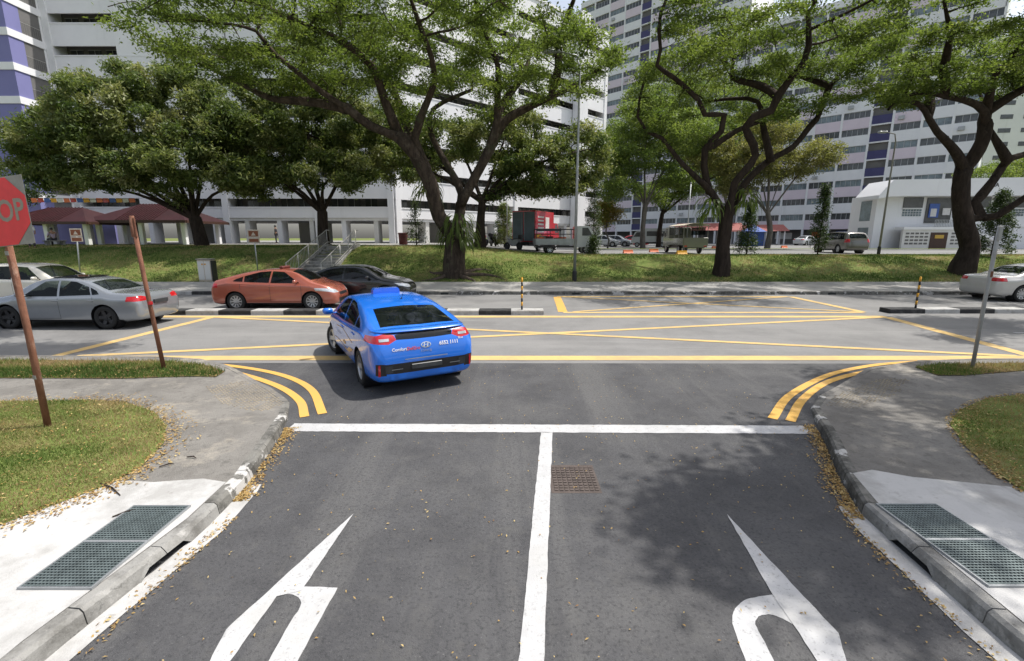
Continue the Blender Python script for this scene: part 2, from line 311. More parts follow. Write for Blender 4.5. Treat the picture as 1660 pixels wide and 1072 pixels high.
MR0, MR1 = 8.95, 20.72            # main road edges
tag(sheet('main_road', [(-90, MR0), (90, MR0), (90, MR1), (-90, MR1)], flat(0.0), 'asphalt_old', 50), kind='structure')
side_edge = [(-2.9, -8), (-2.86, 2.35), (-2.75, 3.79), (-2.85, 4.6), (-3.05, 5.4), (-3.25, 6.1), (-3.6, 6.9), (-4.3, 7.6), (-5.2, 8.25), (-6.4, 8.85), (-6.8, 9.13), (8.9, 9.06), (8.4, 8.7), (6.9, 8.2), (5.8, 7.5), (4.7, 6.5), (4.35, 5.85), (3.75, 4.7), (3.32, 3.84), (3.2, 2.35), (3.2, -8)]
tag(sheet('side_road', side_edge, flat(0.005), 'asphalt_new', 50), kind='structure')

# ---- pavements at the two corners, with the dropped kerb where they meet the crossing
def near_z(x, y):
    d1 = math.hypot(x+3.7, y-7.3); d2 = math.hypot(x-4.9, y-7.3)
    k = float(sstep(0.5, 2.1, min(d1, d2))); return 0.022+0.105*k
KL = [(-2.83, -8), (-2.83, 1.2), (-2.80, 2.35), (-2.66, 3.6), (-2.70, 4.33), (-2.94, 5.43), (-3.12, 6.10), (-3.44, 6.87), (-4.05, 7.52), (-4.80, 8.10), (-5.5, 8.62), (-6.2, 9.02), (-7.2, 9.22), (-9, 9.28), (-60, 9.28)]
KR = [(3.08, -8), (3.08, 1.2), (3.07, 2.44), (3.13, 3.1), (3.2, 3.84), (3.52, 4.62), (3.85, 5.3), (4.12, 5.9), (4.45, 6.58), (4.95, 7.15), (5.6, 7.65), (6.6, 8.35), (7.9, 8.85), (9.2, 9.05), (60, 9.05)]
def offset(path, d):
    out = []
    for i, q in enumerate(path):
        a = Vector(path[max(i-1, 0)]); b = Vector(path[min(i+1, len(path)-1)]); t = (b-a).normalized()
        out.append((q[0]-t.y*d, q[1]+t.x*d))
    return out
def resample(path, step):
    out = [path[0]]; P = [Vector(q) for q in path]
    for a, b in zip(P, P[1:]):
        L = (b-a).length; n = max(1, round(L/step)); out += [tuple(a.lerp(b, k/n)) for k in range(1, n+1)]
    return out
KW = 0.13
for path, sgn, nm, far in ((KL, 1, 'left_footpath', -60), (KR, -1, 'right_footpath', 60)):
    ins = offset(path, KW*sgn)
    poly = ins+[(far, -8)]
    o = sheet(nm, poly, near_z, 'footpath', 0.4, only=((-12, 12), (0.5, 9.6)))
    tag(o, kind='structure')

def kerb_path(name, path, width, zf, stone, pick, label=None, base=-0.05, gap=None, kind='structure'):
    root = empty(name, (0, 0, 0)); root['kind'] = kind
    P = [Vector(q) for q in path]; seg = [0]
    for a, b in zip(P, P[1:]): seg.append(seg[-1]+(b-a).length)
    def at(s):
        i = max(0, min(len(P)-2, int(np.searchsorted(seg, s, 'right')-1))); t = (s-seg[i])/(seg[i+1]-seg[i]); return P[i].lerp(P[i+1], t)
    n = int(seg[-1]/stone); st = seg[-1]/n
    for k in range(n):
        a, b = at(k*st+0.004), at((k+1)*st-0.004)
        c = (a+b)/2
        m_ = pick(k, c)
        if m_ is None: continue
        sub = 4; mb = MB(); vs = []
        for j in range(sub+1):
            s = k*st+0.004+(st-0.008)*j/sub; q = at(s); t = (at(s+0.02)-at(s-0.02)).normalized(); nrm = Vector((-t.y, t.x))*width
            z = zf(q.x, q.y)+random.uniform(-.003, .003); sl = 0.035 if abs(width) < 0.2 else 0.02
            b0 = base if not (gap and gap[0] < q.y < gap[1]) else 0.075
            vs += [(q.x, q.y, b0), (q.x+nrm.x*sl/abs(width)*0.6, q.y+nrm.y*sl/abs(width)*0.6, max(b0+.004, z-0.025)), (q.x+nrm.x*sl*1.3/abs(width), q.y+nrm.y*sl*1.3/abs(width), max(z, b0+.006)), (q.x+nrm.x, q.y+nrm.y, max(z, b0+.006)), (q.x+nrm.x, q.y+nrm.y, b0)]
        fs = []
        for j in range(sub):
            for e in range(5): fs.append((j*5+e, j*5+(e+1)%5, (j+1)*5+(e+1)%5, (j+1)*5+e))
        fs += [(0, 1, 2, 3, 4), tuple(sub*5+e for e in (4, 3, 2, 1, 0))]
        mb.add(vs, fs); mb.build('kerb_stone', MATS[m_], root)
    return root
def pick_near(k, c):
    if c.y < 0 or abs(c.x) > 14: return None
    return 'concrete_grey' if c.y < 4.0 else ('kerb_stained' if c.y < 7 else 'footpath')
kerb_path('left_kerb', KL, KW, lambda x, y: near_z(x, y)+.004, 0.62, pick_near, gap=(2.95, 3.5))
kerb_path('right_kerb', KR, -KW, lambda x, y: near_z(x, y)+.004, 0.62, pick_near, gap=(3.0, 3.45))
for sx, x0 in ((-1, -2.76), (1, 3.12)):      # mouth of each kerb inlet
    y0 = 2.9 if sx < 0 else 2.95
    MB().box(min(x0, x0+sx*.4), max(x0, x0+sx*.4), y0, y0+.62, -.32, -.30).box(x0+sx*.10, x0+sx*.12, y0, y0+.62, -.32, .07).build('inlet_pit', MATS['pit_dark'], bpy.data.objects['left_kerb' if sx < 0 else 'right_kerb'])
# pale gutter strips along the side road
def ribbon(path, w0, w1, z, m, name, parent=None, jit=0.0):
    a, b = offset(path, w0), offset(path, w1); vs, fs = [], []
    for i in range(len(path)):
        vs += [(a[i][0]+random.uniform(-jit, jit), a[i][1], z), (b[i][0]+random.uniform(-jit, jit), b[i][1], z)]
        if i: fs.append((2*i-2, 2*i-1, 2*i+1, 2*i))
    me = bpy.data.meshes.new(name); me.from_pydata(vs, [], fs); bm = bmesh.new(); bm.from_mesh(me)
    bmesh.ops.recalc_face_normals(bm, faces=bm.faces[:])
    for q in bm.faces:
        if q.normal.z < 0: q.normal_flip()
    bm.to_mesh(me); bm.free(); me.materials.append(MATS[m]); return link(name, me, parent)
gl = resample([(-2.80, -3), (-2.80, 2.35), (-2.66, 3.6), (-2.68, 4.1), (-2.72, 4.35)], 0.12); gr = resample([(3.08, -3), (3.07, 2.44), (3.13, 3.1), (3.18, 3.7), (3.24, 3.95)], 0.12)
tag(ribbon(gl, 0.02, -0.145, 0.011, 'concrete_pale', 'left_gutter', jit=.008), kind='structure')
tag(ribbon(gr, -0.02, 0.16, 0.011, 'concrete_pale', 'right_gutter', jit=.008), kind='structure')

# concrete aprons round the grates
def zoff(d): return lambda x, y: near_z(x, y)+d
padL = [(-2.97, -3), (-2.935, 2.35), (-2.80, 3.6), (-2.83, 4.2), (-3.1, 4.27), (-3.55, 4.20), (-3.95, 4.24), (-4.2, 4.18), (-4.45, 3.98), (-4.7, 3.75), (-5.6, 3.3), (-7, 2.6), (-7, -3)]
padR = [(3.22, -3), (3.21, 2.44), (3.27, 3.1), (3.34, 3.84), (3.5, 4.38), (3.75, 4.45), (4.05, 4.30), (4.4, 4.22), (4.8, 4.12), (5.3, 4.05), (5.6, 3.7), (7, 2.9), (7, -3)]
padL_, padR_ = padL, padR
# openings for the grates are left in the aprons: pieces round the pit
GL = (-3.385, -2.895, 2.78, 3.76); GR = (3.30, 3.82, 2.80, 3.79)
def pad_sheet(name, poly, g):
    o = sheet(name, poly, zoff(.005), 'concrete_pale', 0.4)
    return tag(o, kind='structure')
pad_sheet('left_apron', padL, GL); pad_sheet('right_apron', padR, GR)

def drain_grate(g, label):
    x0, x1, y0, y1 = g; z = 0.127+0.006
    root = empty('drain_grate', ((x0+x1)/2, (y0+y1)/2, z), 0, label, 'grate', 'steel drain grates beside the kerbs')
    w2, l2 = (x1-x0)/2, (y1-y0)/2; t = .012
    MB().box(-w2, w2, -l2, l2, -.004, .001).build('pit_floor', MATS['pit_dark'], root)
    MB().box(-w2-t, -w2, -l2, l2, -.005, .016).box(w2, w2+t, -l2, l2, -.005, .016).box(-w2-t, w2+t, -l2-t, -l2, -.005, .016).box(-w2-t, w2+t, l2, l2+t, -.005, .016).box(-w2, w2, -.012, .012, -.003, .0155).build('frame', MATS['galvanised'], root)
    for s in (-1, 1):
        mb = MB(); a, b = (.012, l2) if s > 0 else (-l2, -.012)
        for k in range(17): y = a+(b-a)*(k+.5)/17; mb.box(-w2, w2, y-.006, y+.006, .001, .0142)
        for k in range(19): x = -w2+2*w2*(k+.5)/19; mb.box(x-.0028, x+.0028, a, b, .001, .0122)
        mb.build('grating_panel', MATS['grate_steel'], root)
drain_grate(GL, 'rectangular steel drain grate set in pale concrete on the stop sign side')
drain_grate(GR, 'rectangular steel drain grate set in pale concrete opposite the stop sign side')

# ---- median, far kerb and far footpath
def bw(k, c): return ('kerb_black', 'kerb_white')[k % 2]
kerb_path('median_kerb', [(-42, 15.12), (1.05, 15.12)], 0.5, flat(0.15), 1.05, bw, base=0.0)
kerb_path('median_kerb', [(12.75, 15.42), (42, 15.42)], 0.5, flat(0.15), 1.15, bw, base=0.0)
def far_pick(k, c): return bw(k, c) if c.x < -11.5 else 'kerb_stained'
fk = kerb_path('far_kerb', [(-48, 20.72), (48, 20.72)], 0.16, flat(0.145), 1.2, far_pick, base=-0.03)
for x in (-9.6, -3.2, 2.7, 8.4, 14.2, 20.5): MB().box(x, x+.34, 20.708, 20.73, .0, .09).build('weep_hole', MATS['pit_dark'], fk)
tag(sheet('far_footpath', [(-90, 20.88), (90, 20.88), (90, 25.05), (-90, 25.05)], lambda x, y: 0.135+0.01*(y-20.9), 'footpath', 2.0), kind='structure')
MATS_far = layered('footpath_pale', (0.33, 0.32, 0.30), [((0.24, 0.23, 0.215), 0.5, 0.45, 0.62, 0.8), ((0.40, 0.39, 0.365), 0.8, 0.55, 0.7, 0.6, (0.3, 1, 1))], 0.9, 0.3, 60)
bpy.data.objects['far_footpath'].data.materials[0] = MATS_far
# car park on the raised ground
def zc(d): return lambda x, y: zt(x, y)+d
tag(sheet('car_park', [(-2.0, 33.4), (70, 33.4), (70, 150), (-6, 150), (-6, 34.6)], zc(.035), 'asphalt_carpark', 1.0, only=((-6.5, 5), (33, 36))), kind='structure')
tag(sheet('deck_paving', [(-60, 40), (-6.05, 40), (-6.05, 100), (-60, 100)], zc(.03), 'concrete_grey', 4.0), kind='structure')
tag(sheet('deck_path', [(-14.5, 32.2), (-7.2, 32.4), (-7.2, 39.95), (-14.5, 39.95)], zc(.03), 'concrete_pale', 2.0), kind='structure')
for nm, poly in (('island_verge', [(6, 44), (46, 44.5), (46, 46), (6, 45.5)]),):
    tag(sheet(nm, poly, zc(.16), 'turf', 1.0), kind='structure')

# ------------------------------------------------------------------ road markings
marks = 0.0105
def poly_mark(name, pts, m, z, label, cat, group=None):
    me = bpy.data.meshes.new(name); tri = geometry.tessellate_polygon([[Vector((*q, 0)) for q in pts]])
    me.from_pydata([(*q, z) for q in pts], [], [tuple(t) for t in tri]); bm = bmesh.new(); bm.from_mesh(me)
    for q in bm.faces:
        q.normal_update()
        if q.normal.z < 0: q.normal_flip()
    bm.to_mesh(me); bm.free(); me.materials.append(MATS[m]); o = link(name, me)
    if label: tag(o, label, cat, group)
    return o
def line_mark(name, a, b, wd, m, z, label=None, cat='road marking', group=None, parent=None):
    a, b = Vector(a), Vector(b); t = (b-a).normalized(); n = Vector((-t.y, t.x))*wd/2
    if (b-a).length < 9:                               # hand-painted edges wander by a few millimetres
        N_ = max(2, int((b-a).length/.07)); e_ = [tuple(a.lerp(b, k/N_)-n*(1+random.uniform(-.05, .05))) for k in range(N_+1)]+[tuple(a.lerp(b, k/N_)+n*(1+random.uniform(-.05, .05))) for k in range(N_, -1, -1)]
    else: e_ = [tuple(a-n), tuple(b-n), tuple(b+n), tuple(a+n)]
    o = poly_mark(name, e_, m, z, label, cat, group)
    if parent: o.parent = parent
    return o
line_mark('stop_line', (-2.98, 5.84), (3.93, 5.76), 0.26, 'paint_white', marks, 'white stop line across the mouth of the side road')
line_mark('centre_line', (0.455, 5.68), (-0.02, 1.0), 0.15, 'paint_white', marks, 'white centre line running up to the stop line')
def px_poly(pp): return [gp(x, y) for x, y in pp]
ra = empty('turn_arrow', (1.98, 2.9, 0), 0, 'white turn arrow on the asphalt curving towards the grate opposite the stop sign', 'road marking')
la = empty('turn_arrow', (-1.6, 2.9, 0), 0, 'white turn arrow on the asphalt curving towards the stop sign side', 'road marking')
def arrow(root, pp, name, z=marks):
    P = [Vector(gp(x, y))-root.location.xy for x, y in pp]
    P = [a.lerp(b, k/max(1, int((b-a).length/.06)))+Vector((random.uniform(-.003, .003), random.uniform(-.003, .003))) for a, b in zip(P, P[1:]+P[:1]) for k in range(max(1, int((b-a).length/.06)))]
    o = poly_mark(name, [tuple(q) for q in P], 'paint_white', z, None, None); o.parent = root
def soft(pp, keep=()):
    for _ in range(2):                                  # round the corners of a painted curve
        q = []; n = len(pp)
        for i in range(n):
            a, b, c = pp[i-1], pp[i], pp[(i+1) % n]
            if b in keep: q.append(b)
            else: q += [tuple(.25*a[k]+.75*b[k] for k in (0, 1)), tuple(.75*b[k]+.25*c[k] for k in (0, 1))]
        pp = q
    return pp
arrow(ra, [(1178, 835), (1358, 1028), (1374, 1080), (1392, 1150), (1352, 1118), (1296, 1030), (1253, 968)], 'arrow_head')
k_ = [(1262, 964), (1300, 1022)]
arrow(ra, soft([k_[0], (1225, 969), (1203, 975), (1185, 995), (1190, 1024), (1216, 1090), (1260, 1200), (1310, 1200), (1262, 1090), (1235, 1034), (1221, 1010), (1236, 996), (1262, 1000), k_[1]], k_), 'arrow_stem', marks-.003)
arrow(la, [(573, 834), (366, 1023), (345, 1065), (312, 1140), (352, 1105), (412, 1020), (449, 969), (489, 959.6)], 'arrow_head')
k_ = [(480, 952), (548, 954), (440, 968)]
arrow(la, soft([k_[0], k_[1], (500, 1040), (462, 1115), (428, 1190), (375, 1190), (425, 1092), (470, 1010), (492, 981), (478, 964), (455, 966), k_[2]], k_), 'arrow_stem', marks-.003)
def dense(path, n=8):
    P = [Vector((*q, 0)) for q in path]; P = [P[0]*2-P[1]]+P+[P[-1]*2-P[-2]]; out = []
    for i in range(1, len(P)-2):
        for k in range(n):
            t = k/n; a, b, c, d = P[i-1:i+3]
            out.append(((2*b+(c-a)*t+(2*a-5*b+4*c-d)*t*t+(3*b-a-3*c+d)*t**3)*.5).xy[:])
    return out+[P[-2].xy[:]]
dl = 'double yellow kerb lines curving round the %s corner'
for root_lbl, curves in (('double yellow lines curving round the corner by the rusty posts', ([(523, 672), (506, 634), (472, 614), (422, 601), (354, 592), (270, 588)], [(494, 677), (486, 651), (455, 629), (405, 611), (350, 598), (300, 592)])),
                         ('double yellow lines curving round the corner by the single grey post', ([(1252, 680), (1278, 644), (1326, 616), (1368, 602), (1424, 592), (1490, 586.5)], [(1281, 684), (1301, 649), (1340, 621), (1396, 605), (1466, 592.5), (1520, 588)]))):
    root = empty('double_yellow_line', (*gp(*curves[0][0]), 0), 0, root_lbl, 'road marking', 'double yellow lines at the corners')
    for c in curves:
        P = dense([tuple(Vector(gp(*q))-root.location.xy) for q in c]); o = ribbon(P, -.062, .062, 0.0125, 'paint_yellow', 'yellow_line', root)
Yn, Yf = 9.52, 14.78
bx = empty('box_junction', (1.2, 12.1, 0), 0, 'large yellow box marking on the carriageway nearer the stop line', 'road marking', 'yellow box markings')
def bl(root, a, b, wd, z=0.0045, m='paint_yellow_worn', nm='yellow_line'):
    r = root.location.xy; line_mark(nm, tuple(Vector(a)-r), tuple(Vector(b)-r), wd, m, z, parent=root)
bl(bx, (-9.95, Yn), (40, Yn), 0.36, 0.006); bl(bx, (-35, Yf), (12.1, Yf), 0.34, 0.006)
bl(bx, (-9.85, Yn+.12), (-9.65, Yf-.08), 0.26); bl(bx, (12.05, Yf-.08), (11.2, Yn+.12), 0.30)
bl(bx, (-9.4, Yn+.15), (11.9, Yf-.1), 0.19, 0.0075); bl(bx, (-9.5, Yf-.1), (10.9, Yn+.15), 0.19, 0.009)
b2 = empty('box_junction', (6.9, 17.5, 0), 0, 'yellow box marking on the carriageway beside the grassy bank', 'road marking', 'yellow box markings')
bl(b2, (1.75, 15.75), (1.95, 19.9), 0.32, 0.006, 'paint_yellow'); bl(b2, (1.95, 20.05), (12.0, 20.05), 0.26, 0.0045); bl(b2, (1.75, 15.62), (12.0, 15.62), 0.24, 0.0075)
bl(b2, (12.05, 15.72), (12.05, 19.95), 0.28, 0.009); bl(b2, (2.1, 15.75), (11.9, 19.95), 0.16, 0.0105); bl(b2, (2.1, 19.95), (11.9, 15.75), 0.16, 0.012)
for i, x in enumerate((13.5,)):
    line_mark('lane_dash', (x, 12.2), (x+1.9, 12.2), 0.11, 'paint_white', 0.0045, ('short white lane dash on the grey main road beyond the grey post' if x > 0 else 'short white lane dash on the grey main road beside the silver sedan'), 'road marking', 'white lane dashes')
for i, x in enumerate((18,)):
    line_mark('lane_dash', (x, 18.2), (x+1.9, 18.2), 0.1, 'paint_white', 0.0045, ('white lane dash on the bank side carriageway near the champagne sedan' if x > 0 else 'white lane dash on the bank side carriageway near the copper red taxi'), 'road marking', 'far lane dashes')
# cast cover beside the centre line
mc = empty('access_cover', (0.655, 4.5, 0.006), 0, 'rusty square access cover in the asphalt beside the centre line', 'manhole cover')
MB().box(-.26, .245, -.29, .29, -.02, .001).build('cover_frame', MATS['cast_cover'], mc)
for i in range(2):
    mb = MB()
    for r_ in range(5):
        for c_ in range(9):
            x = -.23+.051*c_+.025; y = -.26+(r_+i*5)*.052+.026; mb.box(x-.018, x+.018, y-.018, y+.018, .0005, .0085)
    mb.build('cover_plate', MATS['cast_cover'], mc)['kind'] = 'stuff'

# ------------------------------------------------------------------ grass and fallen leaves
def cards(name, C, N, D, l, wd, tint, m, parent=None, shape='leaf', kind=None):
    """leaf-sized faces: centres C, normals N, directions D, lengths l, widths wd"""
    N = N/np.linalg.norm(N, axis=1, keepdims=True); D = D-N*(D*N).sum(1, keepdims=True); D /= np.linalg.norm(D, axis=1, keepdims=True)+1e-9
    S = np.cross(N, D); l = l[:, None]; wd = wd[:, None]; n = len(C)
    if shape == 'leaf':
        V = np.stack([C-D*l*.5, C+S*wd*.5+N*wd*.12, C+D*l*.5-N*l*.12, C-S*wd*.5+N*wd*.12], 1); k = 4
    else:
        V = np.stack([C-S*wd*.5, C+S*wd*.5, C+D*l], 1); k = 3
    me = bpy.data.meshes.new(name); me.vertices.add(n*k); me.vertices.foreach_set('co', V.reshape(-1).astype(np.float32))
    me.loops.add(n*k); me.loops.foreach_set('vertex_index', np.arange(n*k, dtype=np.int32))
    me.polygons.add(n); me.polygons.foreach_set('loop_start', np.arange(0, n*k, k, dtype=np.int32))
    at = me.attributes.new('tint', 'FLOAT', 'FACE'); at.data.foreach_set('value', tint.astype(np.float32))
    me.materials.append(MATS[m]); me.update(calc_edges=True); me.validate()
    o = link(name, me, parent)
    if kind: o['kind'] = kind
    return o
def in_poly(P, poly):
    x, y = P[:, 0], P[:, 1]; c = np.zeros(len(P), bool); n = len(poly); j = n-1
    for i in range(n):
        xi, yi = poly[i]; xj, yj = poly[j]
        c ^= ((yi > y) != (yj > y)) & (x < (xj-xi)*(y-yi)/(yj-yi+1e-12)+xi); j = i
    return c
def vnoise(x, y, s, seed=0):
    r_ = np.random.default_rng(seed); a = r_.uniform(0, 6.28, 8); k = r_.normal(0, 1, (8, 2))*s
    return sum(np.sin(x*k[i, 0]+y*k[i, 1]+a[i]) for i in range(8))/8
def blades(name, poly, n, zf, h, label, dry=0.0, seed=1, wd=0.007):
    r_ = np.random.default_rng(seed); xs = [q[0] for q in poly]; ys = [q[1] for q in poly]
    P = np.stack([r_.uniform(min(xs), max(xs), n), r_.uniform(min(ys), max(ys), n)], 1); P = P[in_poly(P, poly)]; n = len(P)
    Z = zf(P[:, 0], P[:, 1]); patch = vnoise(P[:, 0], P[:, 1], 1.5, seed)+.55*vnoise(P[:, 0], P[:, 1], 5.0, seed+9); P = P+r_.normal(0, .03, P.shape)
    keep = r_.uniform(0, 1, n) < 0.80+1.0*patch; P, Z, patch = P[keep], Z[keep], patch[keep]; n = len(P)
    C = np.column_stack([P, Z]); D = r_.normal(0, .55, (n, 3)); D[:, 2] = 1; N = r_.normal(0, 1, (n, 3)); N[:, 2] *= .2
    tint = np.clip(.36+dry-1.9*patch+r_.normal(0, .22, n), 0, 1)
    return tag(cards(name, C, N, D, h*r_.uniform(.5, 1.3, n), np.full(n, wd)*r_.uniform(.7, 1.4, n), tint, 'blade', shape='blade'), label, 'grass', kind='stuff')
nz = lambda x, y: np.array([near_z(a, b) for a, b in zip(x, y)])+.012
isl_L = [gp(x, y, .13) for x, y in ((-500, 650), (0, 651), (130, 650), (200, 652), (250, 667), (270, 690), (265, 720), (232, 755), (180, 785), (100, 815), (0, 852), (-200, 930))]
isl_R = [gp(x, y, .13) for x, y in ((2200, 630), (1660, 640), (1600, 646), (1555, 665), (1540, 687), (1562, 722), (1610, 765), (1660, 798), (1800, 860))]
str_L = [(-60, 9.15)]+[gp(x, y, .1) for x, y in ((0, 586), (270, 588), (330, 594), (365, 604), (350, 612), (200, 617), (0, 616))]+[(-60, 8.1)]
str_R = [(60, 8.9)]+[gp(x, y, .1) for x, y in ((1660, 591), (1530, 593), (1482, 598), (1520, 612), (1560, 612), (1660, 604))]+[(60, 8.3)]
def studs(pp, label, seed):                              # worn warning studs on the dropped kerbs
    poly = [gp(x, y, .05) for x, y in pp]; xs = [q[0] for q in poly]; ys = [q[1] for q in poly]; mb = MB(); r_ = random.Random(seed)
    for i in range(int((max(xs)-min(xs))/.062)):
        for j in range(int((max(ys)-min(ys))/.062)):
            q = np.array([[min(xs)+i*.062, min(ys)+j*.062]])
            if not in_poly(q, poly)[0] or r_.random() < .18: continue
            x, y = q[0]; z = near_z(x, y)+.001; mb.lathe([(.020, -.002), (.018, .005), (.008, .008), (0, .0085)], 6, Matrix.Translation((x, y, z)))
    tag(mb.build('warning_studs', MATS['soil_pale'], None, True), label, 'tactile paving', kind='stuff')
layered('soil_pale', (0.28, 0.235, 0.165), [((0.17, 0.15, 0.12), 3, 0.45, 0.6, 0.8)], 0.9, 0.4, 60)
studs([(330, 630), (400, 617), (445, 632), (462, 655), (420, 668), (355, 652)], 'worn tan warning studs on the dropped kerb by the rusty posts', 3)
studs([(1335, 655), (1365, 632), (1430, 618), (1475, 622), (1455, 640), (1380, 662)], 'worn tan warning studs on the dropped kerb by the grey post', 4)
for nm, p, m_ in (('left_verge', isl_L, 'turf'), ('right_verge', isl_R, 'turf'), ('left_kerb_verge', str_L, 'soil'), ('right_kerb_verge', str_R, 'soil')):
    tag(sheet(nm, p, zoff(.012), m_, 0.4, only=((-12, 12), (0, 10))), kind='structure')
cl = lambda p: [(max(-13, min(13, x)), y) for x, y in p]
blades('grass', cl(isl_L), 150000, nz, .036, 'patchy green and straw turf around the stop sign post', .38, 1, .008)
blades('grass', cl(isl_R), 80000, nz, .036, 'patchy brown and green turf behind the corner opposite the stop sign', .36, 2, .008)
blades('grass', cl(str_L), 26000, nz, .07, 'narrow grass strip along the main road by the leaning rusty post', .05, 3, .011)
blades('grass', cl(str_R), 12000, nz, .07, 'narrow grass strip along the main road by the grey post', .2, 4, .011)
blades('grass', [(-34, 25.1), (34, 25.1), (36, 33), (-36, 36)], 170000, terrain, .10, 'sloping turf of the bank across the main road', .12, 5, .03)

def litter(name, P, zf, size, label, seed, lift=.004):
    r_ = np.random.default_rng(seed); n = len(P); Z = zf(P[:, 0], P[:, 1])+lift+r_.uniform(0, .012, n)
    C = np.column_stack([P, Z]); N = r_.normal(0, .28, (n, 3)); N[:, 2] = 1; D = r_.normal(0, 1, (n, 3))
    return tag(cards(name, C, N, D, size*r_.uniform(.5, 1.3, n), size*.5*r_.uniform(.5, 1.2, n), r_.uniform(0, 1, n)**1.2, 'litter'), label, 'fallen leaves', kind='stuff')
def along(path, n, s0, s1, seed):
    r_ = np.random.default_rng(seed); P = np.array(dense(path, 10)); i = r_.integers(0, len(P)-1, n); t = r_.uniform(0, 1, (n, 1)); Q = P[i]*(1-t)+P[i+1]*t
    d = P[i+1]-P[i]; d /= np.linalg.norm(d, axis=1, keepdims=True)+1e-9; nr = np.stack([-d[:, 1], d[:, 0]], 1)
    return Q+nr*(s0+(s1-s0)*np.abs(r_.normal(0, .55, (n, 1))).clip(0, 2.2))
zroad = lambda x, y: np.full(len(x), .009)
litter('leaf_litter', along([(-2.68, 4.05), (-2.72, 4.4), (-2.92, 5.43), (-3.02, 5.8)], 1100, .01, -.12, 11), zroad, .034, 'drift of yellow leaves in the gutter on the stop sign side', 12)
litter('leaf_litter', along([(3.16, 3.75), (3.3, 4.15), (3.5, 4.62), (3.83, 5.3), (4.08, 5.9)], 1500, -.01, .13, 13), zroad, .034, 'drift of yellow leaves in the gutter opposite the stop sign', 14)
litter('leaf_litter', along([(-2.62, 1.5), (-2.55, 3), (-2.5, 3.8)], 260, -.02, .1, 31), zroad, .03, 'thin line of leaves along the pale gutter on the stop sign side', 32)
litter('leaf_litter', along([(2.92, 1.5), (2.98, 3), (3.05, 3.8)], 260, -.02, .1, 33), zroad, .03, 'thin line of leaves along the pale gutter opposite the stop sign', 34)
r_ = np.random.default_rng(21); Q = np.stack([r_.uniform(-2.6, 4, 900), r_.uniform(1.5, 9, 900)], 1); Q = Q[in_poly(Q, side_edge)]
litter('leaf_litter', Q, zroad, .026, 'small leaves scattered over the dark side road', 22)
edgeL = along([q for q in isl_L if -9 < q[0]][0:], 1500, -.05, .22, 23); edgeR = along([q for q in isl_R if q[0] < 9], 1300, -.05, .3, 25)
litter('leaf_litter', edgeL, lambda x, y: nz(x, y)-.006, .04, 'dry leaves along the edge of the stop sign turf', 24)
litter('leaf_litter', edgeR, lambda x, y: nz(x, y)-.006, .04, 'dry leaves along the edge of the turf opposite the stop sign', 26)
r_ = np.random.default_rng(27); Q = np.stack([r_.uniform(-9, 9, 9000), r_.uniform(2.5, 9, 9000)], 1); a = in_poly(Q, isl_L) | in_poly(Q, isl_R) | in_poly(Q, str_L) | in_poly(Q, str_R)
litter('leaf_litter', Q[a], lambda x, y: nz(x, y)+.02, .035, 'brown leaves strewn over the corner turf', 28)
for i, (a, b, z) in enumerate((((162, 784), (195, 803), 0), ((182, 838), (222, 826), 0), ((258, 757), (282, 752), 0), ((303, 741), (318, 743), 0))):
    A, B = gp(*a, .14), gp(*b, .14); zz = near_z(*A)+.014
    tag(MB().tube([(A[0], A[1], zz), ((A[0]+B[0])/2+.01, (A[1]+B[1])/2+.015, zz+.008), (B[0], B[1], zz)], [.006, .008, .004], 5).build('fallen_twig', MATS['bark_dark']), ('dry twig at the edge of the turf and the pale concrete apron', 'dry twig lying beside the corner of the steel grate by the stop sign', 'small forked twig on the grey pavement above the concrete apron', 'tiny twig on the grey pavement between turf and kerb')[i], 'twig', 'twigs on the pavement')
